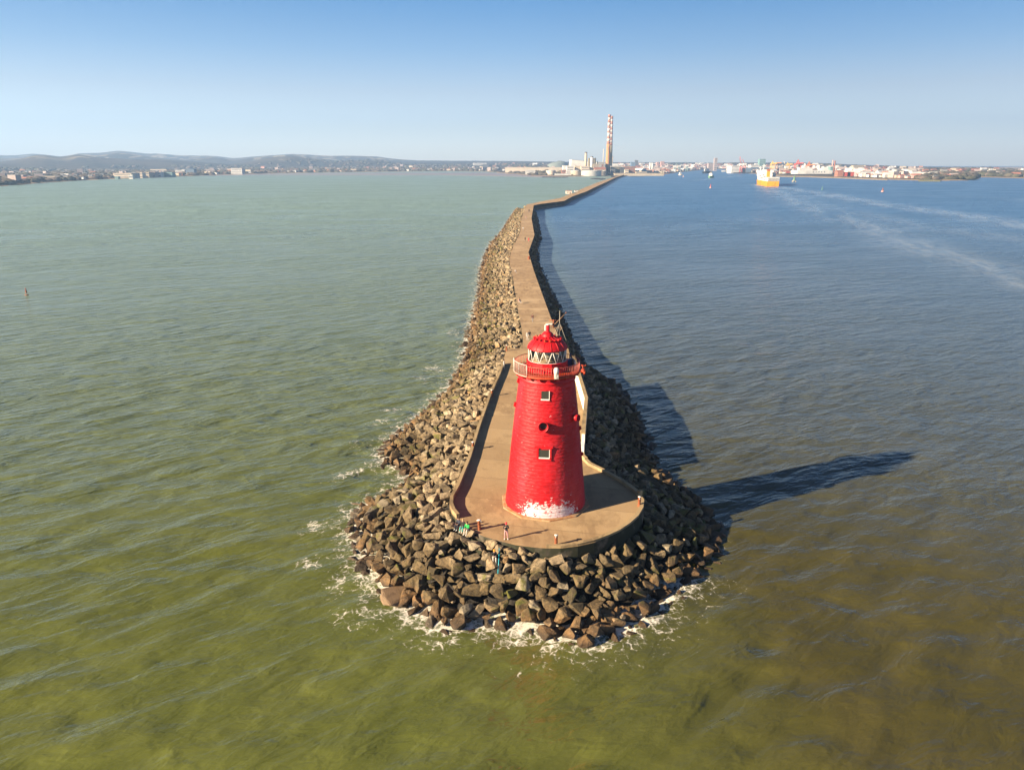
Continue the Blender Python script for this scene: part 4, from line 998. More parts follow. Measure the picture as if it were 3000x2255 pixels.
# ------------------------------------------------------------------ land beyond the bay
SHORE_L = [(-900, 600), (-400, 574), (0, 546), (170, 533), (325, 525), (542, 517), (800, 508.5), (1100, 504), (1300, 502), (1420, 503), (1490, 509), (1560, 515.5), (1640, 517.5), (1700, 517.5), (1790, 515), (1830, 512), (1950, 510.5), (1975, 506.5),
           (2030, 501), (2060, 497), (2100, 495.5), (2130, 496.5), (2148, 503), (2200, 509), (2260, 511.5), (2300, 516), (2360, 517.5), (2480, 521.5), (2600, 526.5), (2700, 529.5), (2757, 530.6), (2764, 529), (2850, 529.2), (2858, 519), (3000, 523), (3400, 541), (3900, 570)]
SKYLINE = [(-900, 470), (0, 455), (55, 455), (110, 450), (190, 459), (240, 449), (300, 448), (355, 441.5), (400, 446), (430, 450), (470, 450), (530, 455.5), (630, 456.5), (690, 464), (740, 459), (800, 455), (860, 451), (920, 454), (980, 457), (1040, 456), (1110, 459),
           (1160, 466), (1220, 470), (1330, 471), (1500, 472), (1640, 474), (1800, 475.5), (2000, 476), (2200, 476), (2400, 477.5), (2500, 482.5), (2700, 488.5), (2860, 491), (2900, 492), (3000, 499), (3400, 505), (3900, 505)]
def az_of(px): d = _ray(px, 500.0); return d[0] / d[1]
_sa = np.array([az_of(p[0]) for p in SHORE_L]); _sY = np.array([ground(*p)[1] for p in SHORE_L])
_ka = np.array([az_of(p[0]) for p in SKYLINE])
_rY = np.interp(_ka, [az_of(-900), az_of(0), az_of(700), az_of(1200), az_of(1700), az_of(2400), az_of(3000), az_of(3900)], [6200, 6600, 7200, 7000, 6200, 5000, 3600, 3400])
_rz = np.array([at(p[0], p[1], y)[1] for p, y in zip(SKYLINE, _rY)])
def terrain(X, Y):
    a = X / np.maximum(Y, 1); Ys = np.interp(a, _sa, _sY); Yr = np.interp(a, _ka, _rY); zr = np.interp(a, _ka, _rz)
    t = (Y - Ys) / np.maximum(Yr - Ys, 50)
    hilly = np.clip((zr - 45) / 60.0, 0, 1)
    tt = np.clip(t, 0, 1)
    g1 = 0.50 + 0.16 * np.sin(a * 19 + 0.6) + 0.09 * np.sin(a * 43 + 2.0); g2 = 0.72 + 0.10 * np.sin(a * 27 + 4.0) + 0.05 * np.sin(a * 61)
    back = np.clip((tt - 0.80) / 0.20, 0, 1) ** 0.8
    ridges = np.maximum(np.maximum(g1 * np.exp(-((tt - 0.50) / 0.10) ** 2), g2 * np.exp(-((tt - 0.72) / 0.075) ** 2)), back)
    prof = hilly * (0.08 * tt + 0.92 * np.maximum(ridges, np.clip((tt - 0.22) / 0.78, 0, 1) ** 2.2 * 0.8 * (tt < 0.98))) + (1 - hilly) * (0.25 * tt + 0.75 * tt ** 2)
    shore = np.clip((Y - Ys) / 70.0, -1, 1) * 2.6
    bumps = 14 * np.sin(X / 310.0 + Y / 520.0) * np.sin(Y / 390.0 - X / 700.0) + 7 * np.sin(X / 120.0) * np.sin(Y / 150.0 + 1)
    z = shore + (zr - 2.6) * prof + hilly * np.clip(tt * 4 - 0.5, 0, 1) * (1 - tt) * bumps * 1.2
    z = np.where(t > 1, zr - (t - 1) * 500, z)
    return np.where(Y < Ys, np.maximum(-(Ys - Y) * 0.05, -2.5), np.maximum(z, 0.05))
gx = np.arange(-8200, 8201, 40.0); gy = np.concatenate([np.arange(900, 3200, 14.0), np.arange(3200, 8000, 40.0)])
GX, GY = np.meshgrid(gx, gy); zt = terrain(GX.ravel(), GY.ravel()); nx = len(gx)
# no water lies under these columns, so drop the part of the sheet that is far under the sea
idx = np.arange(GX.size).reshape(len(gy), nx)
Fq = np.stack([idx[:-1, :-1].ravel(), idx[:-1, 1:].ravel(), idx[1:, 1:].ravel(), idx[1:, :-1].ravel()], 1)
Fq = Fq[(zt[Fq] > -2.0).any(1)]
t = NT('hill_country'); p = t.pos(); X, Y, Z = t.xyz(p)
wood = t.noise(t.mapping(p, (1, 1, 0.6)), 0.0035, 6, 0.62, 0.4); fld = t.n('TexVoronoi'); t.l(t.mapping(p, (0.0040, 0.0017, 0.0)), fld.inputs['Vector'])
fr_ = t.xyz(fld.outputs['Color'])[0]
c = t.mix(t.smooth(wood, 0.42, 0.6), (0.034, 0.030, 0.022), (0.064, 0.051, 0.035))
open_ = t.math('MULTIPLY', t.smooth(fr_, 0.62, 0.72), t.math('MULTIPLY', t.smooth(Z, 40, 80), t.smooth(wood, 0.56, 0.48)))
c = t.mix(open_, c, (0.27, 0.235, 0.165))
c = t.mix(t.math('MULTIPLY', t.smooth(t.noise(p, 0.02, 5, 0.7), 0.5, 0.7), 0.6), c, (0.11, 0.085, 0.065))
sand = t.smooth(t.math('ADD', Z, t.math('MULTIPLY', t.noise(p, 0.01, 4), 1.5)), 2.9, 1.6)
c = t.mix(sand, c, (0.27, 0.20, 0.125))
m_land = t.out(t.principled(c, 0.95, None, 0, 0.1))
big_mesh('hills', np.column_stack([GX.ravel(), GY.ravel(), zt]), Fq, m_land, smooth=True)['kind'] = 'structure'
# wet sand flat and shallow bars off the strand
t = NT('wet_sand'); p = t.pos(); m_sand = t.out(t.principled(t.mix(t.noise(t.mapping(p, (0.004, 0.02, 1)), 1.0, 5, 0.65), (0.165, 0.124, 0.094), (0.255, 0.195, 0.150)), 0.35, None, 0, 0.5))
def flat(name, px, z, mat):
    P_ = [ground(x, y, 0) for x, y in px]; b = MB(); b.prism(P_, -1.5, z, 0) ; o = b.build(name, mat); o['kind'] = 'structure'; return o
flat('sand_flat', [(420, 517.5), (800, 513.5), (1300, 513.5), (1500, 517), (1570, 519.5), (1640, 520.3), (1640, 516), (1560, 512), (1470, 507.5), (1420, 506.5), (1100, 507), (800, 509.5), (420, 516)], 0.30, m_sand)
flat('rock_ledge', [(1586, 520.4), (1660, 520.6), (1665, 518.8), (1590, 518.6)], 0.75, m_rubble)
flat('rock_ledge', [(1728, 524.5), (1762, 527.2), (1775, 524.5), (1745, 522.3)], 0.75, m_rubble)
for px_ in ([(1790, 519.5), (1830, 517.8), (1838, 515.2), (1790, 516)],): flat('rock_ledge', px_, 1.2, m_rubble)

# ------------------------------------------------------------------ materials of the far buildings
def far(name, c, rough=0.8): return paint('far_' + name, c, rough, 0.25, 0.05)
FM = {k: far(k, c) for k, c in dict(white=(0.70, 0.70, 0.68), cream=(0.66, 0.58, 0.47), grey=(0.40, 0.40, 0.40), brick=(0.36, 0.17, 0.12), beige=(0.50, 0.43, 0.33), slate=(0.13, 0.14, 0.16), dark=(0.06, 0.06, 0.065),
      teal=(0.20, 0.36, 0.36), blue=(0.15, 0.24, 0.36), red=(0.55, 0.09, 0.06), terracotta=(0.44, 0.20, 0.145), faded=(0.64, 0.57, 0.52), buff=(0.56, 0.27, 0.10), orange=(0.62, 0.20, 0.06), yellow=(0.72, 0.44, 0.10), pink=(0.60, 0.36, 0.32), tan=(0.50, 0.30, 0.15), olive=(0.26, 0.22, 0.13), green=(0.13, 0.27, 0.15), roof=(0.32, 0.14, 0.10),
      mauve=(0.40, 0.33, 0.32), pale=(0.48, 0.48, 0.47), ferry=(0.80, 0.29, 0.006), rust=(0.30, 0.10, 0.05), glass=(0.12, 0.20, 0.24)).items()}
def tz(x, y): return float(terrain(np.array([x]), np.array([float(y)]))[0])
def block(name, px0, px1, py, Y, mat, label, cat='building', depth=None, roof=None, base=None, windows=True, group=None, flatroof=True, rz=0.0):
    """a building seen between px0 and px1 whose eaves stand at py, on the ground at distance Y: walls, roof and a band of windows"""
    x0, zt_ = at(px0, py, Y); x1, _ = at(px1, py, Y); w = x1 - x0; d = depth or max(12, w * 0.5)
    z0 = max(tz((x0 + x1) / 2, Y), 0.6) if base is None else base
    h_ = max(zt_ - z0, 3.0); o = tag(empty(name, ((x0 + x1) / 2, Y, z0 - 0.4), rz), label, cat, group)
    b = MB(); b.box((0, d / 2, h_ / 2 + 0.2), (w, d, h_ + 0.4)); b.build('wall', FM[mat], o)
    b = MB()
    if flatroof: b.box((0, d / 2, h_ + 0.8), (w + 1, d + 1, 0.8))
    else: b.gable((0, d / 2, h_ + 0.45), (w + 1, d + 1), min(d * 0.28, max(2.5, h_ * .4)))
    b.build('roof', FM[roof or mat], o)
    if windows:
        n = max(1, min(6, int(h_ / 5)))
        for k in range(n):
            b = MB(); b.box((0, -0.1, h_ * (k + 0.55) / n), (w * 0.88, 0.3, h_ / n * 0.32)); b.build('window_band', FM['slate'], o)
    return o
def stack(name, px, w_px, py_top, Y, mat, label, cat='chimney', cap=None, taper=0.85, base=None, n=18, group=None):
    x, zt_ = at(px, py_top, Y); z0 = max(tz(x, Y), 0.6) if base is None else base; r = w_px * Y / FPX * 0.53
    o = tag(empty(name, (x, Y, z0 - 0.5)), label, cat, group); h_ = zt_ - z0 + 0.5
    b = MB(); b.lathe((0, 0, 0), [(r, 0), (r * taper, h_ * (0.96 if cap else 1.0))], n); b.build('shaft', FM[mat], o)
    if cap: b = MB(); b.lathe((0, 0, h_ * 0.96), [(r * taper * 1.04, 0.0), (r * taper * 1.04, h_ * 0.04)], n); b.build('cap', FM[cap], o)
    return o
def tank(px0, px1, py, Y, mat, label, base=None, group=None):
    x0, zt_ = at(px0, py, Y); x1, _ = at(px1, py, Y); r = (x1 - x0) / 2; xc = (x0 + x1) / 2; z0 = max(tz(xc, Y + r), 0.6) if base is None else base
    o = tag(empty('storage_tank', (xc, Y + r, z0 - 0.5)), label, 'storage tank', group); h_ = max(zt_ - z0, 4)
    b = MB(); b.lathe((0, 0, 0), [(r, 0), (r, h_)], 40, cap=False); b.build('shell', FM[mat], o)
    b = MB(); b.lathe((0, 0, h_), [(r * 1.01, -0.8), (r * 1.01, 0.1), (r * 0.5, r * 0.07), (0.2, r * 0.1)], 40, cap=False); b.build('roof', FM['pale'], o)
    b = MB(); b.tube([(r * math.cos(-1.2 + k * .02) * 1.01, r * math.sin(-1.2 + k * .02) * 1.01, h_ * k / 12) for k in range(13)], 0.5, 5); b.build('stairway', FM['slate'], o)
    return o

# ------------------------------------------------------------------ power station
def tall_chimney(px_b, wb, px_t, wt_, py_top, Y, label, bands, buff):
    xb, _ = at(px_b, 500, Y); xt, ztop = at(px_t, py_top, Y); z0 = max(tz(xb, Y), 1.0)
    o = tag(empty('chimney', (xb, Y, z0 - 0.5)), label, 'chimney', None); h_ = ztop - z0 + 0.5
    rb, rt = wb * Y / FPX * 0.52, wt_ * Y / FPX * 0.52
    def rad(f): return rb + (rt - rb) * f ** 0.8
    y = lambda py: (at(px_t, py, Y)[1] - z0 + 0.5) / h_
    zb = y(bands[-1][1])
    b = MB(); b.lathe((0, 0, 0), [(rad(zb * k / 8), h_ * zb * k / 8) for k in range(9)], 28); b.build('shaft', FM[buff], o)
    for (a, c, m_) in bands:
        f0, f1 = y(c), y(a); k = 1.0
        b = MB(); b.lathe((0, 0, 0), [(rad(f0) * k, h_ * f0), (rad(f1) * k, h_ * f1 - 0.02)], 28); b.build('painted_band', FM[m_], o)
    b = MB(); b.lathe((0, 0, h_), [(rt * 1.12, -6), (rt * 1.12, -1), (rt * .8, 0)], 28); b.build('rim', FM['terracotta'], o)
    return o
B1 = [(336, 344.6, 'terracotta'), (344.6, 352, 'faded'), (352, 359.8, 'terracotta'), (359.8, 369.3, 'faded'), (369.3, 376, 'terracotta'), (376, 384.5, 'faded'), (384.5, 389.3, 'terracotta'), (389.3, 400.6, 'faded'), (400.6, 406.3, 'terracotta'), (406.3, 414, 'faded'), (414, 421.5, 'terracotta')]
tall_chimney(1780, 13.5, 1783.5, 7.0, 336.5, 2620, 'tall banded red and white chimney with buff lower half, nearer of the twin stacks', B1, 'buff')
tall_chimney(1787, 12.5, 1788.8, 6.0, 341, 2720, 'second red and white banded chimney half hidden just behind its twin', [(a + 4.5, c + 4.5, m_) for a, c, m_ in B1], 'olive')
stack('stack_pipe', 1768.7, 3.0, 437, 2700, 'pale', 'thin pale smoking stack left of the tall twin chimneys', 'smoke stack', 'white', 0.9)
stack('stack_pipe', 1717, 6.6, 445.5, 2480, 'beige', 'tall beige flue with black top beside the white sloping hall', 'smoke stack', 'dark', 0.95)
stack('stack_pipe', 1734, 7.6, 458.5, 2440, 'white', 'thick white flue with black top in front of the boiler frames', 'smoke stack', 'dark', 0.95)
stack('stack_pipe', 1744.5, 3.4, 463, 2520, 'olive', 'dark flue rising at the edge of the boiler frames', 'smoke stack', 'dark', 0.95)
stack('stack_pipe', 1750, 2.4, 472, 2520, 'beige', 'short twin flue beside the boiler frames', 'smoke stack', 'dark', 0.95)
stack('chimney', 1794.5, 4.0, 459, 3000, 'cream', 'short pale chimney to the channel side of the tall twins', 'chimney', 'pink', 0.8)
# the big sloping white hall
def hall():
    Y = 2560; x0, zl = at(1674.5, 468, Y); x1, zr_ = at(1713, 471.5, Y); xb, _ = at(1670.5, 488, Y); x2, z2 = at(1726, 473, Y); z0 = 3.0
    o = tag(empty('incinerator_hall', (0, 0, 0)), 'huge white hall with sloping roof beside the power station flues', 'building')
    vs = []; d = 90
    for yy in (Y, Y + d): vs += [(xb, yy, z0), (x2, yy, z0), (x2, yy, z2), (x1, yy, zr_), (x0, yy, zl)]
    b = MB(); b.add(vs, [(0, 1, 2, 3, 4), (9, 8, 7, 6, 5), (0, 5, 6, 1), (1, 6, 7, 2), (4, 9, 5, 0)]); b.build('wall', FM['white'], o)
    b = MB(); e = 0.3; b.add([(x0, Y - 1, zl + e), (x1, Y - 1, zr_ + e), (x1, Y + d, zr_ + e), (x0, Y + d, zl + e), (x2, Y - 1, z2 + e), (x2, Y + d, z2 + e)], [(0, 1, 2, 3), (1, 4, 5, 2)]); b.build('roof', FM['pale'], o)
    b = MB(); xa, za = at(1650, 485.5, Y - 5); b.box(((xa + xb) / 2, Y + 20, za / 2), (xb - xa, 50, za)); b.build('annex', FM['white'], o)
hall()
block('boiler_house', 1725.5, 1746, 464.5, 2500, 'olive', 'grey brown boiler framework behind the white flue', depth=30)
block('turbine_house', 1738, 1754, 482, 2430, 'beige', 'beige turbine block beside the white flue', depth=40)
block('plant_building', 1661, 1681, 488, 2420, 'white', 'pale pinkish plant building in front of the white hall', depth=40)
block('plant_building', 1685, 1703, 487, 2450, 'beige', 'beige windowless plant block before the white hall', depth=40, windows=False)
block('plant_building', 1703, 1726, 488, 2420, 'cream', 'cream plant block with dark slots at the foot of the beige flue', depth=36)
block('plant_building', 1750, 1772, 475.5, 2560, 'pale', 'pale blue grey boiler hall left of the tall twin chimneys', depth=60)
block('plant_building', 1764, 1768.5, 483, 2500, 'brick', 'small red brick tower at the foot of the thin smoking stack', depth=12)
block('plant_building', 1742, 1775, 497, 2395, 'beige', 'low shed with red brown roof behind the wide tank', depth=30, roof='roof', flatroof=False)
block('plant_building', 1645, 1659.5, 499, 2390, 'brick', 'low red brick block among the storage tanks', depth=25)
block('plant_building', 1659, 1673, 504, 2360, 'white', 'low white shed between the tanks', depth=20)
block('plant_building', 1625, 1672, 509.5, 2330, 'white', 'long low white wall by the strand in front of the tanks', depth=6, windows=False)
block('storage_bank', 1480, 1657, 491, 2900, 'cream', 'long cream storage wall stretching along the peninsula', depth=60, windows=False)
block('storage_bank', 1540, 1568, 499, 2500, 'white', 'small white shed at the near end of the cream storage wall', depth=20)
tank(1673.5, 1705, 499.5, 2330, 'beige', 'beige tank with dark doors, between the white sheds and the wide tank')
tank(1705.5, 1766, 501, 2290, 'pale', 'widest pale storage tank on the strand')
tank(1766, 1778, 500, 2370, 'dark', 'dark tank peeping out beside the wide pale tank')
tank(1601, 1629, 499.5, 2400, 'cream', 'pale storage tank standing apart on the landward side')
block('plant_building', 1790, 1811, 480, 2900, 'white', 'white block below the short pale chimney', depth=30, windows=False)
block('brick_building', 1789, 1820, 490, 2560, 'olive', 'long olive brown shed right behind the pier root', depth=40)
block('brick_building', 1818, 1831, 491, 2520, 'dark', 'black fronted block between the brown sheds', depth=30)
block('brick_building', 1830, 1861, 489, 2560, 'brick', 'red brown brick hall with dark end wall', depth=30)
block('brick_building', 1778, 1842, 487, 2680, 'pale', 'long white roof line behind the brown sheds', depth=30, windows=False)
block('plant_building', 1790, 1803, 496, 2420, 'slate', 'small dark shed at the root of the pier', depth=15)
block('plant_building', 1831, 1842, 498, 2400, 'cream', 'small pale shed before the red brown hall', depth=15)
block('plant_building', 1863, 1895, 504, 2450, 'beige', 'low long shed on the quay beyond the pier root', depth=12)
for k, px in enumerate((1905, 1911.5)):
    stack('silo', px, 5.6, 477.5, 2900, 'white', 'white grain silo beside its twin on the south quay', 'silo', None, 1.0, group='twin silos on the south quay')
block('quay_wall', 1800, 1945, 508.5, 2370, 'beige', 'low pale quay edge running along the channel', 'quay', depth=20, windows=False, base=0.2)
# piled jetty and mooring dolphins
def jetty():
    Y = ground(1864, 519)[1]; o = tag(empty('jetty', (0, 0, 0)), 'thin dark piled jetty off the root of the pier', 'jetty')
    x0, _ = at(1843, 518, Y); x1, _ = at(1885, 518, Y); b = MB(); b.box(((x0 + x1) / 2, Y, 2.2), (x1 - x0, 2.5, 0.9)); b.build('walkway', FM['slate'], o)
    for k in range(9): b = MB(); x = x0 + (x1 - x0) * k / 8; b.tube([(x, Y, -2), (x, Y, 2.0)], 0.7, 6); b.build('pile', FM['dark'], o)
jetty()
for k, (px, py) in enumerate(((1913, 515), (1942, 512))):
    x, y = ground(px, py); o = tag(empty('mooring_dolphin', (x, y, 0)), ('brown timber mooring dolphin off the south quay, nearer the pier', 'brown timber mooring dolphin off the south quay, nearer the town')[k], 'dolphin')
    for (dx, dy) in ((-4, -3), (4, -3), (4, 3), (-4, 3)): b = MB(); b.tube([(dx * 1.3, dy * 1.3, -2), (dx, dy, 4.5)], 0.9, 7); b.build('pile', FM['rust'], o)
    b = MB(); b.box((0, 0, 5), (11, 8, 1.4)); b.build('cap', FM['olive'], o)
# stadium roof
x0, _ = at(1603, 486, 3900); x1, _ = at(1671, 486, 3900); _, ztp = at(1640, 473.5, 3900)
sd = tag(empty('stadium', ((x0 + x1) / 2, 4000, 4)), 'low grey green glass stadium dome behind the storage wall', 'stadium')
b = MB(); rx = (x1 - x0) / 2
prof = [(1.0, 0.0), (1.0, 0.35), (0.93, 0.62), (0.78, 0.82), (0.55, 0.94), (0.3, 0.99), (0.02, 1.0)]
vs = []; n = 36
for r_, f in prof:
    for i in range(n):
        a = 2 * math.pi * i / n; vs.append((rx * r_ * math.cos(a), rx * 0.8 * r_ * math.sin(a), (ztp - 4) * f * (1 + 0.10 * math.cos(a + .4))))
fs = [(j * n + i, j * n + (i + 1) % n, (j + 1) * n + (i + 1) % n, (j + 1) * n + i) for j in range(len(prof) - 1) for i in range(n)]
b.add(vs, fs, 0, True); b.build('roof_shell', far('stadium_glass', (0.20, 0.24, 0.22)), sd)
# landmarks of the town and the port
block('office_tower', 2094, 2102.5, 463.5, 3900, 'mauve', 'tall narrow grey brown tower standing at the river mouth', 'tower', depth=18)
block('office_block', 2076, 2094, 479, 3950, 'mauve', 'grey brown block attached beside the narrow tower', depth=30)
block('office_tower', 2226, 2244, 466.5, 3700, 'teal', 'tall teal glass slab above the yellow ferry', 'tower', depth=24)
block('office_tower', 1861.5, 1870, 470, 4200, 'slate', 'dark modern tower among low white buildings of the town', 'tower', depth=25)
block('office_block', 1849, 1861, 475.5, 4100, 'blue', 'blue glass office block beside the dark modern tower', depth=25)
block('office_tower', 1924, 1931.5, 475.5, 4100, 'pink', 'pinkish residential tower, nearer the silos', 'tower', depth=20)
block('office_tower', 1937, 1946.5, 473.5, 4200, 'pink', 'pinkish residential tower with white top, nearer the river', 'tower', depth=20)
block('warehouse', 2143, 2171, 487, 3000, 'white', 'large white shed on the north quay beside the red crane', 'warehouse', depth=60)
block('warehouse', 2200, 2225, 483.5, 3300, 'white', 'white roofed shed behind the quay cranes', 'warehouse', depth=40)
block('warehouse', 2184, 2260, 492, 3000, 'blue', 'long blue grey shed behind the yellow ferry', 'warehouse', depth=40)
block('warehouse', 2433.5, 2442, 489, 2600, 'teal', 'teal box shaped plant block at the foot of the twin dark chimneys', 'building', depth=20)
stack('chimney', 2440.5, 3.6, 469, 2700, 'pink', 'pale slim chimney of the pair behind the white ferry', 'chimney', None, 0.9)
stack('chimney', 2446.5, 3.8, 471.5, 2660, 'rust', 'dark brown slim chimney of the pair behind the white ferry', 'chimney', None, 0.9)
block('office_block', 2500, 2529, 485.5, 3100, 'beige', 'long grey beige slab block above the port sheds', depth=18)
for k, (a, c, y) in enumerate(((2384, 2391, 484), (2397, 2407, 483.5), (2357, 2364, 479.5))):
    tank(a, c, y, 2900, 'white', ('white tank behind the docked ferry, smaller of two', 'white tank behind the docked ferry, larger of two', 'white tall silo shaped tank over the ferry bow')[k])
tank(2456, 2470.5, 495.5, 2450, 'white', 'white round tank beside the dark brown chimney')
for k, (a, c, y, m_) in enumerate(((2619, 2636, 496, 'pale'), (2639, 2651, 503, 'white'), (2653, 2672, 503, 'white'), (2604, 2626, 501, 'cream'))):
    tank(a, c, y, 2260, m_, ('tall pale tank among red frames in the tank farm', 'small white tank, left of the largest in the tank farm', 'largest white tank of the farm near the point', 'cream tank half hidden behind the tall pale one')[k])
block('warehouse', 2673, 2712, 503.5, 2230, 'white', 'long white shed beside the largest tank, nearer the town', 'warehouse', depth=30, windows=False)
block('warehouse', 2712, 2764, 504.5, 2250, 'cream', 'long white shed on the point behind dark trees', 'warehouse', depth=30, windows=False)
block('warehouse', 2700, 2795, 516, 1980, 'cream', 'very long low cream shed on the outer point', 'warehouse', depth=20, windows=False)
for k, (a, c, y, m_, r_) in enumerate(((2580, 2612, 507, 'red', 'red'), (2594, 2606, 506, 'orange', 'orange'), (2583, 2610, 516, 'pale', 'pale'), (2625, 2660, 518, 'pale', 'cream'), (2661, 2692, 520, 'red', 'white'), (2455, 2472, 504, 'brick', 'roof'), (2476, 2503, 505, 'red', 'roof'), (2484, 2493, 502, 'white', 'white'), (2550, 2583, 514, 'pink', 'orange'), (2500, 2548, 512, 'cream', 'white'), (2520, 2560, 503, 'white', 'pale'))):
    block('port_shed', a, c, y, 2120, m_, ('low crimson roofed shed in the port', 'bright orange shed next to the crimson one', 'long pale shed nearest the port shore', 'pale gabled shed close to the tank farm shore', 'low red and white shed toward the point', 'brick red shed beside the round white tank', 'red sheds row behind the white box', 'tall white box between red sheds', 'pink and orange container shed by the shore', 'long cream low shed on the port shore', 'broad white shed behind the shore containers')[k], 'shed', depth=22, roof=r_, windows=False, flatroof=(k % 2 == 0))
# seafront offices on the southern shore
block('office_block', 331, 384, 508.5, 1990, 'cream', 'long cream seafront office with flat roof, nearest the bay', depth=22)
block('office_block', 384, 397, 507.5, 2010, 'grey', 'grey wing joining the long cream seafront office', depth=22)
block('office_block', 402, 416, 506.5, 2040, 'cream', 'square cream office, first beyond the grey wing', depth=20)
block('office_block', 420, 436, 505.5, 2070, 'beige', 'square beige office in the middle of the seafront row', depth=20)
block('office_block', 439, 453.5, 504.5, 2090, 'mauve', 'greyish office with shaded end in the seafront row', depth=20)
block('office_block', 457, 470, 504.5, 2110, 'white', 'white office at the end of the seafront row', depth=20)
block('office_block', 470, 504, 506, 2130, 'teal', 'greenish glass office at the town end of the seafront row', depth=20)
block('office_block', 336, 346, 519, 1880, 'teal', 'small glass pavilion before the long cream office', depth=10)
block('office_block', 376, 388, 513.5, 1890, 'white', 'small white house before the long cream office', depth=10)
block('office_block', 440, 487, 497, 2700, 'cream', 'cream roofed block on the rise behind the seafront row', depth=25)
block('office_block', 513, 540, 499.5, 2500, 'white', 'white flat block beside the tall blue glass one', depth=25)
block('office_tower', 544, 568, 496, 2420, 'blue', 'tall blue glass block on the southern shore', 'tower', depth=20)
block('office_block', 604, 628, 497.5, 2700, 'mauve', 'long flat mauve block on the southern shore', depth=25)
block('office_block', 676, 708, 494, 2650, 'white', 'broad white block among trees on the southern shore', depth=25)
block('office_block', 1385, 1425, 478, 5200, 'white', 'white hall on the skyline over the sand spit', depth=60)
block('office_block', 1415, 1432, 482, 4600, 'slate', 'dark hall on the skyline over the sand spit', depth=60)
# cranes
def gantry(px0, px1, py_b, py_m, py_t, Y, mat, label):
    x0, zm = at(px0, py_m, Y); x1, _ = at(px1, py_m, Y); _, ztop = at(px0, py_t, Y); z0 = 3.0; w = x1 - x0
    o = tag(empty('gantry_crane', ((x0 + x1) / 2, Y, z0)), label, 'crane'); hm = zm - z0
    for sx in (-1, 1):
        for sy in (0, 14): b = MB(); b.tube([(sx * w / 2, sy, 0), (sx * w * 0.46, sy, hm)], 1.2, 6); b.build('leg', FM[mat], o)
    b = MB(); b.box((0, 7, hm), (w * 1.05, 17, 3.0)); b.build('portal_beam', FM[mat], o); b = MB(); b.box((0, 0, hm * 0.5), (w, 2.4, 2.4)); b.build('cross_beam', FM[mat], o)
    b = MB(); b.tube([(-w * 0.35, 7, hm), (0, 7, ztop - z0)], 1.3, 6); b.tube([(w * 0.35, 7, hm), (0, 7, ztop - z0)], 1.3, 6); b.box((0, 7, (ztop - z0 + hm) / 2), (w * .4, 1.5, 1.5)); b.build('apex_frame', FM[mat], o)
    b = MB(); b.box((0, -14, hm + 3.5), (4, 60, 3)); b.build('boom', FM[mat], o)
gantry(2331.5, 2348, 497, 481, 468, 2700, 'red', 'bright red portal crane over the bow of the docked ferry')
gantry(2364, 2380, 497, 486, 474, 2750, 'orange', 'orange portal crane with broad apex behind the docked ferry')
gantry(2261, 2269, 499, 481, 472, 2900, 'yellow', 'yellow portal crane beside the funnel of the yellow ferry')
gantry(2273, 2281, 499, 480, 477, 2920, 'orange', 'amber portal crane next to the yellow portal crane')
gantry(2306, 2313, 499, 484, 476, 3000, 'yellow', 'small yellow crane behind the pale slewing crane')
def jib_crane(px, py_b, py_t, tipx, tipy, Y, mat, label):
    x, zt_ = at(px, py_t, Y); tx, tz_ = at(tipx, tipy, Y); z0 = 3.0
    o = tag(empty('slewing_crane', (x, Y, z0)), label, 'crane')
    b = MB(); b.tube([(-5, 0, 0), (-2.5, 0, zt_ - z0)], 1.4, 6); b.tube([(5, 0, 0), (2.5, 0, zt_ - z0)], 1.4, 6)
    for k in range(5): zz = (zt_ - z0) * (k + 1) / 5; b.box((0, 0, zz), (9 - k, 1.5, 1.5))
    b.build('tower', FM[mat], o)
    b = MB(); b.box((0, 0, zt_ - z0), (12, 10, 7)); b.build('cab', FM['white' if mat != 'pink' else 'red'], o)
    b = MB(); b.tube([(0, 0, zt_ - z0), (tx - x, -6, tz_ - z0)], 1.5, 6, r_end=0.8); b.build('jib', FM[mat], o)
    b = MB(); b.tube([(-3, 0, zt_ - z0 + 3), (-10, 0, zt_ - z0 + 18), (tx - x, -6, tz_ - z0)], 0.5, 4); b.build('stay', FM[mat], o)
jib_crane(2172, 498, 482, 2167, 459, 2900, 'red', 'tall red slewing crane with raised jib on the north quay')
jib_crane(2182, 498, 481, 2174, 468, 2950, 'red', 'red crane with folded jib close to the raised one')
jib_crane(2304, 500, 490, 2295, 473, 2800, 'cream', 'pale slewing crane with white base and jib leaning to town')
jib_crane(2140, 498, 493, 2150, 480, 3100, 'pale', 'small grey crane with long low jib at the river mouth')
for k, (px, Y) in enumerate(((1978, 3300), (1990, 3400), (2013, 3300))):
    jib_crane(px, 497, 488 - k, px + 6, 478 + k, Y, 'teal', ('green container crane nearest the silos', 'green container crane in the middle of the south quay', 'green container crane beside the white bowed ship')[k])
# ------------------------------------------------------------------ ships, boats and buoys
def hull_mesh(L, W, z0, z1, flare=1.12, bow=0.24):
    """hull with a pointed bow toward +y"""
    st = [(-0.5, 0.94), (-0.42, 1.0), (0.5 - bow - .1, 1.0), (0.5 - bow * .55, 0.80), (0.5 - bow * .2, 0.40), (0.5, 0.03)]
    vs = []
    for z, k in ((z0, 1.0), (z1, flare)):
        for y, w in st: vs.append((-W / 2 * w * (1 + (k - 1) * (y > 0)), L * y * (1 + (k - 1) * .25 * (y > .3)), z))
        for y, w in st[::-1]: vs.append((W / 2 * w * (1 + (k - 1) * (y > 0)), L * y * (1 + (k - 1) * .25 * (y > .3)), z))
    n = len(st) * 2
    fs = [tuple(range(n))[::-1], tuple(range(n, 2 * n))] + [(i, n + i, n + (i + 1) % n, (i + 1) % n) for i in range(n)]
    return vs, fs
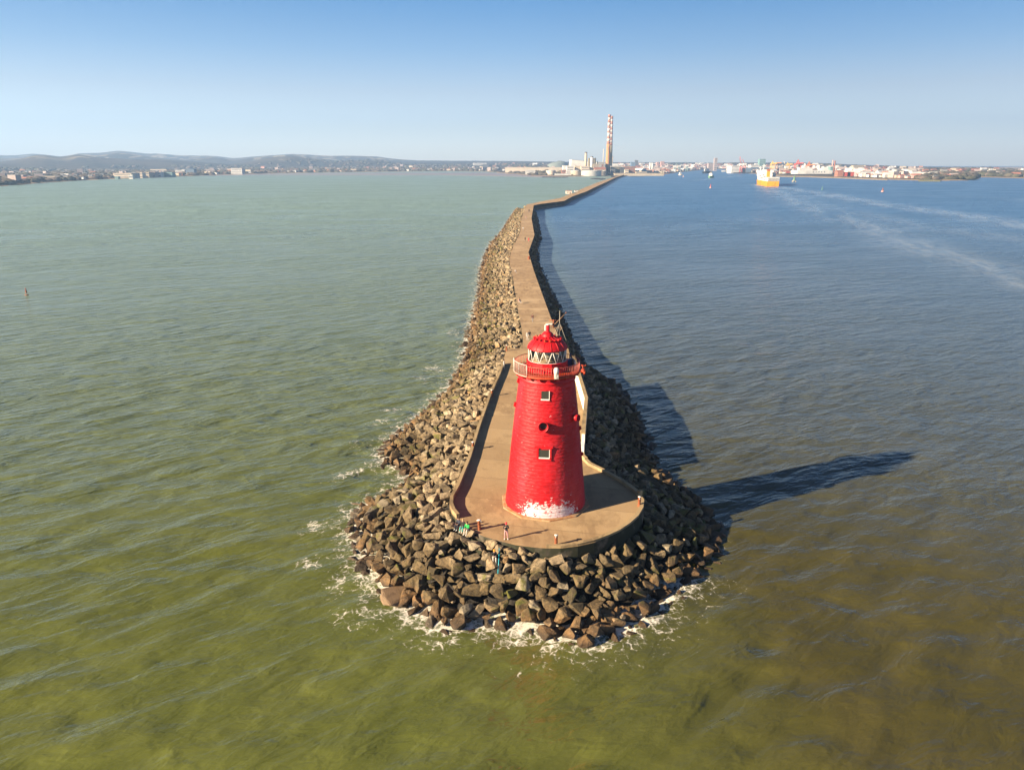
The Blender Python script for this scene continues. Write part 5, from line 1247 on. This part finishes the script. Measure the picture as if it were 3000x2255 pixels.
def mesh_part(vs, fs, name, mat, par):
    bm = bmesh.new(); V_ = [bm.verts.new(v) for v in vs]
    for f in fs:
        try: bm.faces.new([V_[i] for i in f])
        except ValueError: pass
    bmesh.ops.recalc_face_normals(bm, faces=bm.faces); me = bpy.data.meshes.new(name); bm.to_mesh(me); bm.free(); me.materials.append(mat)
    o = bpy.data.objects.new(name, me); COL.objects.link(o); o.parent = par; return o
sl = Vector((*ground(2246, 546.4), 0)); sr = Vector((*ground(2281.5, 546.4), 0)); bl_ = Vector((*ground(2209, 538.4), 0))
W_ = (sr - sl).length; hd = math.atan2(bl_.y - sl.y, bl_.x - sl.x) - math.pi / 2; hd = max(-0.2, min(0.2, hd)); Lf = 165.0
mid = (sl + sr) / 2 + Vector((math.cos(hd + math.pi / 2), math.sin(hd + math.pi / 2), 0)) * Lf / 2
fy = tag(empty('car_ferry', mid, hd), 'big yellow and white car ferry seen from astern, sailing up the channel', 'ferry')
mesh_part(*hull_mesh(Lf, W_, -1.5, 8.2), 'hull', FM['ferry'], fy)
v_, f_ = hull_mesh(Lf * 0.999, W_ * 1.0, 8.2, 14.8, 1.05); mesh_part(v_, f_, 'upper_hull', FM['white'], fy)
b = MB(); b.box((0, 12, 18.6), (W_ * 0.96, Lf * 0.60, 7.6)); b.build('superstructure', FM['white'], fy)
b = MB(); b.box((0, 22, 23.6), (W_ * 0.9, Lf * 0.40, 2.6)); b.build('bridge_deck', FM['white'], fy)
for k, z in enumerate((9.2, 11.4, 13.4)):
    b = MB(); b.box((0, -Lf / 2 - 0.25, z), (W_ * 0.84, 0.7, 0.85)); b.build('stern_opening', FM['dark'], fy)
for (y, l, z) in ((-45, 30, 15.8), (-20, 40, 13.0), (-52, 20, 10.8), (10, 24, 16.6), (-30, 14, 18.5)):
    b = MB(); b.box((-W_ / 2 - 0.4, y, z), (1.2, l, 0.8)); b.build('side_window_band', FM['slate'], fy)
b = MB(); b.box((0, -Lf / 2 - .15, 4.0), (W_ * .30, 0.5, 6.0)); b.build('stern_door', paint('ferry_door', (0.66, 0.30, 0.01), 0.6), fy)
fn = MB(); fn.box((-W_ * .22, -Lf * .30, 19.5), (4.5, 8, 10)); fo = fn.build('funnel', FM['ferry'], fy)
fn = MB(); fn.box((-W_ * .22, -Lf * .30, 26.2), (4.7, 8.2, 3.4)); fn.build('funnel_top', FM['rust'], fo)
for (x, y, h_) in ((-2, 35, 36), (-4, 62, 32)):
    b = MB(); b.tube([(x, y, 22), (x, y, h_)], 0.7, 6); b.box((x, y, h_ - 3), (7, .8, .8)); b.build('mast', FM['white'], fy)
# docked white ferry: side-on
Yd = ground(2400, 514)[1]; xa, _ = at(2331, 505, Yd); xb, _ = at(2449, 505, Yd)
df = tag(empty('docked_ferry', ((xa + xb) / 2, Yd + 40, 0), math.pi / 2), 'long white ferry berthed side-on behind the sandy spit', 'ferry'); Ld = xb - xa
zt2 = at(2400, 499.5, Yd)[1]
mesh_part(*hull_mesh(Ld, 26, -1, 4.0, 1.04), 'boot_top', FM['blue'], df); mesh_part(*hull_mesh(Ld * .998, 26.4, 4.0, zt2, 1.05), 'hull', FM['white'], df)
b = MB(); b.box((0, Ld * .16, zt2 + 4), (22, Ld * .32, 8)); b.build('superstructure', FM['white'], df)
b = MB(); b.box((0, -Ld * .32, zt2 + 3), (20, Ld * .16, 7)); b.box((0, -Ld * .32, zt2 + 8), (16, Ld * .07, 5)); b.build('after_house', FM['white'], df)
b = MB(); b.box((0, Ld * .20, zt2 + 11), (14, Ld * .06, 7)); b.build('funnel', FM['white'], df)
for k in range(5): b = MB(); b.box((-13.4, -Ld * .02 - k * 9, zt2 - 5), (0.6, 2.2, 4.5)); b.build('side_opening', FM['slate'], df)
def boat(px, py, L, W, hd_, hullm, topm, label, cat='boat', hgt=(2.2, 5.0), cabin=.35, mast=8):
    x, y = ground(px, py); o = tag(empty('boat', (x, y, 0), hd_), label, cat)
    mesh_part(*hull_mesh(L, W, -0.6, hgt[0], 1.15, .35), 'hull', FM[hullm], o)
    b = MB(); b.box((0, L * .02, hgt[0] + (hgt[1] - hgt[0]) / 2), (W * .7, L * cabin, hgt[1] - hgt[0])); b.box((0, L * .02, hgt[1] + 0.8), (W * .5, L * cabin * .5, 1.6)); b.build('cabin', FM[topm], o)
    b = MB(); b.tube([(0, 0, hgt[1]), (0, 0, hgt[1] + mast)], 0.35, 5); b.build('mast', FM['white'], o)
    return o
boat(2082, 521.5, 26, 12, 2.7, 'green', 'white', 'small green hulled boat with white wheelhouse coming down the channel', hgt=(5.5, 11), mast=7)
boat(2070, 508.5, 46, 16, 2.2, 'dark', 'white', 'dark blue workboat with white upperworks and red stern ahead of the green boat', hgt=(8, 17), mast=12)
boat(2027, 499.5, 90, 22, 2.9, 'blue', 'white', 'large white bowed ship moored at the south quay', 'ship', hgt=(12, 26), cabin=.3, mast=10)
boat(2041, 497.5, 80, 20, 0.3, 'slate', 'grey', 'grey ship moored just upstream of the white bowed one', 'ship', hgt=(14, 22), cabin=.2, mast=8)
boat(2136, 503.5, 70, 16, 1.6, 'grey', 'pale', 'low grey ship lying at the river mouth', 'ship', hgt=(6, 14), cabin=.3, mast=10)
boat(2178, 508.5, 76, 20, 1.6, 'dark', 'slate', 'dark barge with black deckhouse beside the red cranes', 'barge', hgt=(4, 18), cabin=.25, mast=4)
boat(1993, 513.5, 16, 9, 0.3, 'cream', 'white', 'small white sailing boat far up the channel', hgt=(3, 7), mast=13)
def buoy(px, py, h_, r, mat, label, mat2=None):
    x, y = ground(px, py); o = tag(empty('buoy', (x, y, 0)), label, 'buoy')
    b = MB(); b.lathe((0, 0, -0.5), [(r * .7, 0), (r, 0.3), (r, h_ * .28), (r * .5, h_ * .34)], 14); b.build('float', FM[mat2 or mat], o)
    b = MB(); b.lathe((0, 0, h_ * .3), [(r * .55, 0), (r * .22, h_ * .52), (r * .3, h_ * .55), (r * .3, h_ * .7)], 8, smooth=False); b.build('tower', FM[mat], o)
buoy(78, 864, 2.1, 0.55, 'rust', 'small red buoy alone on the green water far to seaward')
buoy(2081.5, 551, 6.0, 1.7, 'red', 'small red buoy in mid channel before the boats', 'pink')
buoy(2002, 519, 5.2, 1.8, 'pink', 'faint pink buoy far up the channel near the sailing boat')
buoy(2408.5, 556, 4.6, 1.0, 'green', 'small green buoy off the ferry wake')
buoy(2585.5, 562, 5.2, 2.0, 'rust', 'brown and white mooring buoy far out on the blue water', 'pink')
x, y = ground(2326, 534); bc = tag(empty('beacon', (x, y, 0)), 'tall green lattice beacon on piles beside the yellow ferry', 'beacon')
for (dx, dy) in ((-4, -3), (4, -3), (4, 3), (-4, 3)): b = MB(); b.tube([(dx * .7, dy * .7, -2), (dx * .7, dy * .7, 3.2)], 0.6, 7); b.build('pile', FM['beige'], bc)
b = MB(); b.lathe((0, 0, 3.0), [(3.4, 0), (3.4, 0.8)], 14); b.build('deck', FM['beige'], bc)
b = MB(); b.lathe((0, 0, 3.8), [(2.5, 0), (1.9, 4), (0.9, 8.2), (1.0, 9.2)], 10, smooth=False); b.build('tower', FM['green'], bc)
# low boulder spit in front of the docked ferry
flat('sand_spit', [(2256, 516), (2300, 519), (2370, 519.6), (2480, 523.5), (2600, 528.5), (2600, 524), (2480, 518), (2370, 513.5), (2300, 511), (2262, 511)], 1.5, paint('spit_stone', (0.27, 0.21, 0.14), 0.9, 0.5, 0.05))
flat('sand_spit', [(2690, 532), (2755, 532.2), (2757, 530), (2700, 527)], 2.0, paint('spit_grass', (0.20, 0.19, 0.10), 0.9, 0.5, 0.05))

# ------------------------------------------------------------------ the many small houses and the trees between them
HOUSE = []
def house_mesh(w, d, h_, wall, roof, pitched):
    b = MB(); b.box((0, 0, h_ / 2), (w, d, h_), 0, 0)
    if pitched: b.gable((0, 0, h_ + 0.01), (w + .6, d + .6), d * 0.35, 0, 1)
    else: b.box((0, 0, h_ + .31), (w + .4, d + .4, 0.6), 0, 1)
    me = bpy.data.meshes.new('house'); me.from_pydata(b.v, [], b.f); me.materials.append(FM[wall]); me.materials.append(FM[roof]); me.polygons.foreach_set('material_index', b.m); return me
KINDS_ = [(house_mesh(14, 9, 6, 'white', 'slate', True), 'white'), (house_mesh(18, 10, 6.5, 'cream', 'roof', True), 'cream'), (house_mesh(12, 9, 7, 'brick', 'slate', True), 'brick'), (house_mesh(30, 14, 8, 'white', 'pale', False), 'white'), (house_mesh(26, 12, 9, 'pink', 'roof', True), 'pink'),
          (house_mesh(36, 16, 9, 'beige', 'grey', False), 'beige'), (house_mesh(22, 14, 15, 'mauve', 'grey', False), 'mauve'), (house_mesh(44, 20, 10, 'pale', 'white', True), 'pale'), (house_mesh(40, 18, 9, 'red', 'roof', True), 'red')]
KW = {'south': [5, 1.4, 1.8, 0.2, 0.3, 0.8, .6, 0, 0], 'town': [2, 2, 3, 3, 3, 4, 4, 1.5, .3], 'port': [2, 2, 2, 1.5, 2, 4, 2, 1.2, .6]}
spots = []
rh = random.Random(21)
def add_spots(n, pxa, pxb, near0, far0, zone):
    for _ in range(n):
        px = rh.uniform(pxa, pxb); a = az_of(px); Ys = float(np.interp(a, _sa, _sY)); Yr = float(np.interp(a, _ka, _rY))
        Y = Ys + near0 + (min(far0, (Yr - Ys) * 0.75) - near0) * rh.random() ** 1.7
        spots.append((a * Y, Y, rh.choices(range(9), KW[zone])[0], zone))
add_spots(480, -60, 1440, 60, 1350, 'south'); add_spots(950, 1795, 2140, 120, 3400, 'town'); add_spots(900, 2140, 2700, 110, 2600, 'port'); add_spots(120, 2700, 3040, 90, 1500, 'port'); add_spots(120, 1440, 1800, 500, 3000, 'town')
spots.sort(key=lambda s: s[1])
avoid = [(o.location.x, o.location.y) for o in COL.objects if o.parent is None and o.get('category') in ('building', 'storage tank', 'tower', 'warehouse', 'shed')]
spots = [s for s in spots if not (az_of(2245) < s[0] / s[1] < az_of(2466) and s[1] < ground(2400, 514)[1] + 150)]
spots = [s for s in spots if min((s[0] - x) ** 2 + (s[1] - y - 15) ** 2 for x, y in avoid) > 45 ** 2]
LABS = {'south': '{} house among winter trees on the southern shore of the bay', 'town': '{} low building of the town behind the power station', 'port': '{} low building of the port on the north shore'}
Vh = []; Fh = []; Mh = []; bh = 0
FKEYS = list(FM)
for i, (x, y, k, zone) in enumerate(spots):
    me, colr = KINDS_[k]; z = tz(x, y); rz_ = rh.uniform(-.5, .5); s = rh.uniform(.5, .85) if zone == 'south' else rh.uniform(.45, .8)
    if i < 290:
        o = bpy.data.objects.new('house' if zone == 'south' else 'low_building', me); COL.objects.link(o); o.location = (x, y, z - 0.3); o.rotation_euler = (0, 0, rz_); o.scale = (s, s, s * rh.uniform(.9, 1.3))
        lab = LABS[zone].format({'white': 'white', 'cream': 'cream', 'brick': 'brick red', 'pink': 'pinkish', 'beige': 'beige', 'mauve': 'grey mauve', 'pale': 'pale grey', 'red': 'red'}[colr])
        tag(o, lab, 'house' if zone == 'south' else 'building', lab + 's')
    else:
        v = np.array([p.co for p in me.vertices]) * s; c_, s_ = math.cos(rz_), math.sin(rz_)
        v = np.column_stack([v[:, 0] * c_ - v[:, 1] * s_ + x, v[:, 0] * s_ + v[:, 1] * c_ + y, v[:, 2] * rh.uniform(.9, 1.5) + z - .3])
        for p in me.polygons:
            q = list(p.vertices); q = q + [q[-1]] * (4 - len(q)) if len(q) < 4 else q
            for tri in ((q[0], q[1], q[2]), (q[0], q[2], q[3])):
                if len(set(tri)) == 3: Fh.append([t_ + bh for t_ in tri]); Mh.append(FKEYS.index(me.materials[p.material_index].name.split('far_')[-1].split('.')[0]))
        Vh.append(v); bh += len(v)
ho = big_mesh('distant_houses', np.concatenate(Vh), np.array(Fh), [FM[k] for k in FKEYS], np.array(Mh))
tag(ho, 'countless tiny pale houses spread over the far land', 'houses', None, 'stuff')
# trees: winter woodland in clumps
t = NT('winter_woodland'); p = t.pos(); at2 = t.n('Attribute', attribute_name='tone').outputs['Fac']
c = t.ramp(at2, [(0.0, (0.07, 0.072, 0.045)), (0.4, (0.11, 0.092, 0.075)), (0.7, (0.145, 0.115, 0.095)), (1.0, (0.085, 0.092, 0.055))])
m_wood = t.out(t.principled(t.mix(t.noise(p, 0.4, 4), c, t.mix(0.6, c, (0, 0, 0))), 0.95, None, 0, 0.1))
def clump(seed):
    r = random.Random(seed); bm = bmesh.new(); bmesh.ops.create_icosphere(bm, subdivisions=2, radius=1.0)
    off = Vector((seed * 3.7, seed, 0))
    for v in bm.verts: v.co *= 1 + 0.55 * mnoise.noise(v.co * 1.8 + off); v.co.z = max(v.co.z * 0.8, -0.5)
    me = bpy.data.meshes.new('c'); bm.to_mesh(me); bm.free(); a = arrays(me); bpy.data.meshes.remove(me); return a
CLUMPS = [clump(i) for i in range(8)]
Vc = []; Fc = []; Tc = []; bc_ = 0
def add_clumps(n, pxa, pxb, near0, far0, smin, smax, powr=1.4, tone=None):
    global bc_
    for _ in range(n):
        px = rh.uniform(pxa, pxb); a = az_of(px); Ys = float(np.interp(a, _sa, _sY)); Yr = float(np.interp(a, _ka, _rY))
        Y = Ys + near0 + (min(far0, (Yr - Ys) * 0.85) - near0) * rh.random() ** powr; X = a * Y
        if az_of(2245) < a < az_of(2466) and Y < 2750: continue
        s = rh.uniform(smin, smax); v, f = rh.choice(CLUMPS); q = rh.random() * 6.28
        vv = np.column_stack([(v[:, 0] * math.cos(q) - v[:, 1] * math.sin(q)) * s * rh.uniform(1, 2.2) + X, (v[:, 0] * math.sin(q) + v[:, 1] * math.cos(q)) * s + Y, v[:, 2] * s * .85 + tz(X, Y) + s * .25])
        Vc.append(vv); Fc.append(f + bc_); bc_ += len(v); Tc.append(np.full(len(v), rh.random() if tone is None else tone, dtype=np.float32))
add_clumps(1600, -120, 1450, 35, 900, 3.5, 9, 1.3); add_clumps(1500, -120, 1450, 300, 1900, 5, 10, 1.3); add_clumps(420, -800, -100, 35, 1500, 5, 11, 1.3); add_clumps(300, 1440, 1800, 450, 3200, 5, 11); add_clumps(420, 1800, 2700, 250, 3200, 5, 10); add_clumps(500, 2700, 3100, 60, 1800, 5, 12)
add_clumps(60, 2690, 2850, 40, 180, 5, 9, 1.0, 0.05); add_clumps(30, 1584, 1636, 120, 260, 5, 9, 1.0, 0.1); add_clumps(30, 1490, 1600, 60, 200, 4, 7, 1.0, 0.3); add_clumps(40, 1780, 1850, 30, 90, 3, 5, 1.0, 0.4)
wd = big_mesh('woodland', np.concatenate(Vc), np.concatenate(Fc), m_wood, smooth=True)
_a = wd.data.attributes.new('tone', 'FLOAT', 'POINT'); _a.data.foreach_set('value', np.concatenate(Tc))
tag(wd, 'bare winter trees covering the land round the bay', 'trees', None, 'stuff')
# ------------------------------------------------------------------ smoke and air
def volume_mat(name, col, dens, vary=None, aniso=0.0):
    t = NT(name); v = t.n('VolumePrincipled'); v.inputs['Color'].default_value = (*col, 1); v.inputs['Anisotropy'].default_value = aniso
    if vary:
        p = t.obj(); f = t.smooth(t.noise(p, vary, 4, 0.6, 0.5), 0.42, 0.62); r = t.n('VectorMath', operation='LENGTH'); t.l(p, r.inputs[0])
        t.val(v.inputs['Density'], t.math('MULTIPLY', t.math('MULTIPLY', f, dens), t.smooth(r.outputs['Value'], 1.0, 0.35)))
    else: v.inputs['Density'].default_value = dens
    return t.out(None, v.outputs[0])
if SMOKE:
    Ysm = 2700
    x0, z0 = at(1770, 434, Ysm); b = MB(); vs = []; fs = []
    puff = [(1770, 434.5, 3), (1778, 432.5, 5), (1790, 430.5, 7), (1805, 431, 8), (1818, 432.5, 8), (1832, 426, 9), (1846, 417, 9), (1858, 411, 7)]
    pts = [(at(px, py, Ysm)[0], Ysm, at(px, py, Ysm)[1]) for px, py, _ in puff]
    rr = [r_ * Ysm / FPX * 0.62 for _, _, r_ in puff]; n = 16
    for (P_, r_) in zip(pts, rr):
        for i in range(n):
            a = 2 * math.pi * i / n; vs.append((P_[0], P_[1] + r_ * math.cos(a), P_[2] + r_ * math.sin(a)))
    for jx in range(len(pts) - 1):
        for i in range(n): fs.append((jx * n + i, jx * n + (i + 1) % n, (jx + 1) * n + (i + 1) % n, (jx + 1) * n + i))
    fs.append(tuple(range(n))[::-1]); fs.append(tuple((len(pts) - 1) * n + i for i in range(n)))
    t = NT('stack_smoke'); v = t.n('VolumePrincipled'); v.inputs['Color'].default_value = (0.55, 0.5, 0.48, 1)
    t.val(v.inputs['Density'], t.math('MULTIPLY', t.smooth(t.noise(t.pos(), 0.045, 5, 0.6, 0.4), 0.42, 0.68), SMOKE))
    b.add(vs, fs, 0, True); so = b.build('smoke', t.out(None, v.outputs[0])); tag(so, 'faint grey smoke drifting from the thin stack', 'smoke', None, 'stuff')
if HAZE:
    b = MB(); b.box((0, 4600, 300), (20600, 11400, 610)); hz = b.build('haze', volume_mat('haze', HAZE_COLOR, HAZE, None, 0.2)); tag(hz, 'thin pale sea haze over the bay', 'haze', None, 'stuff')
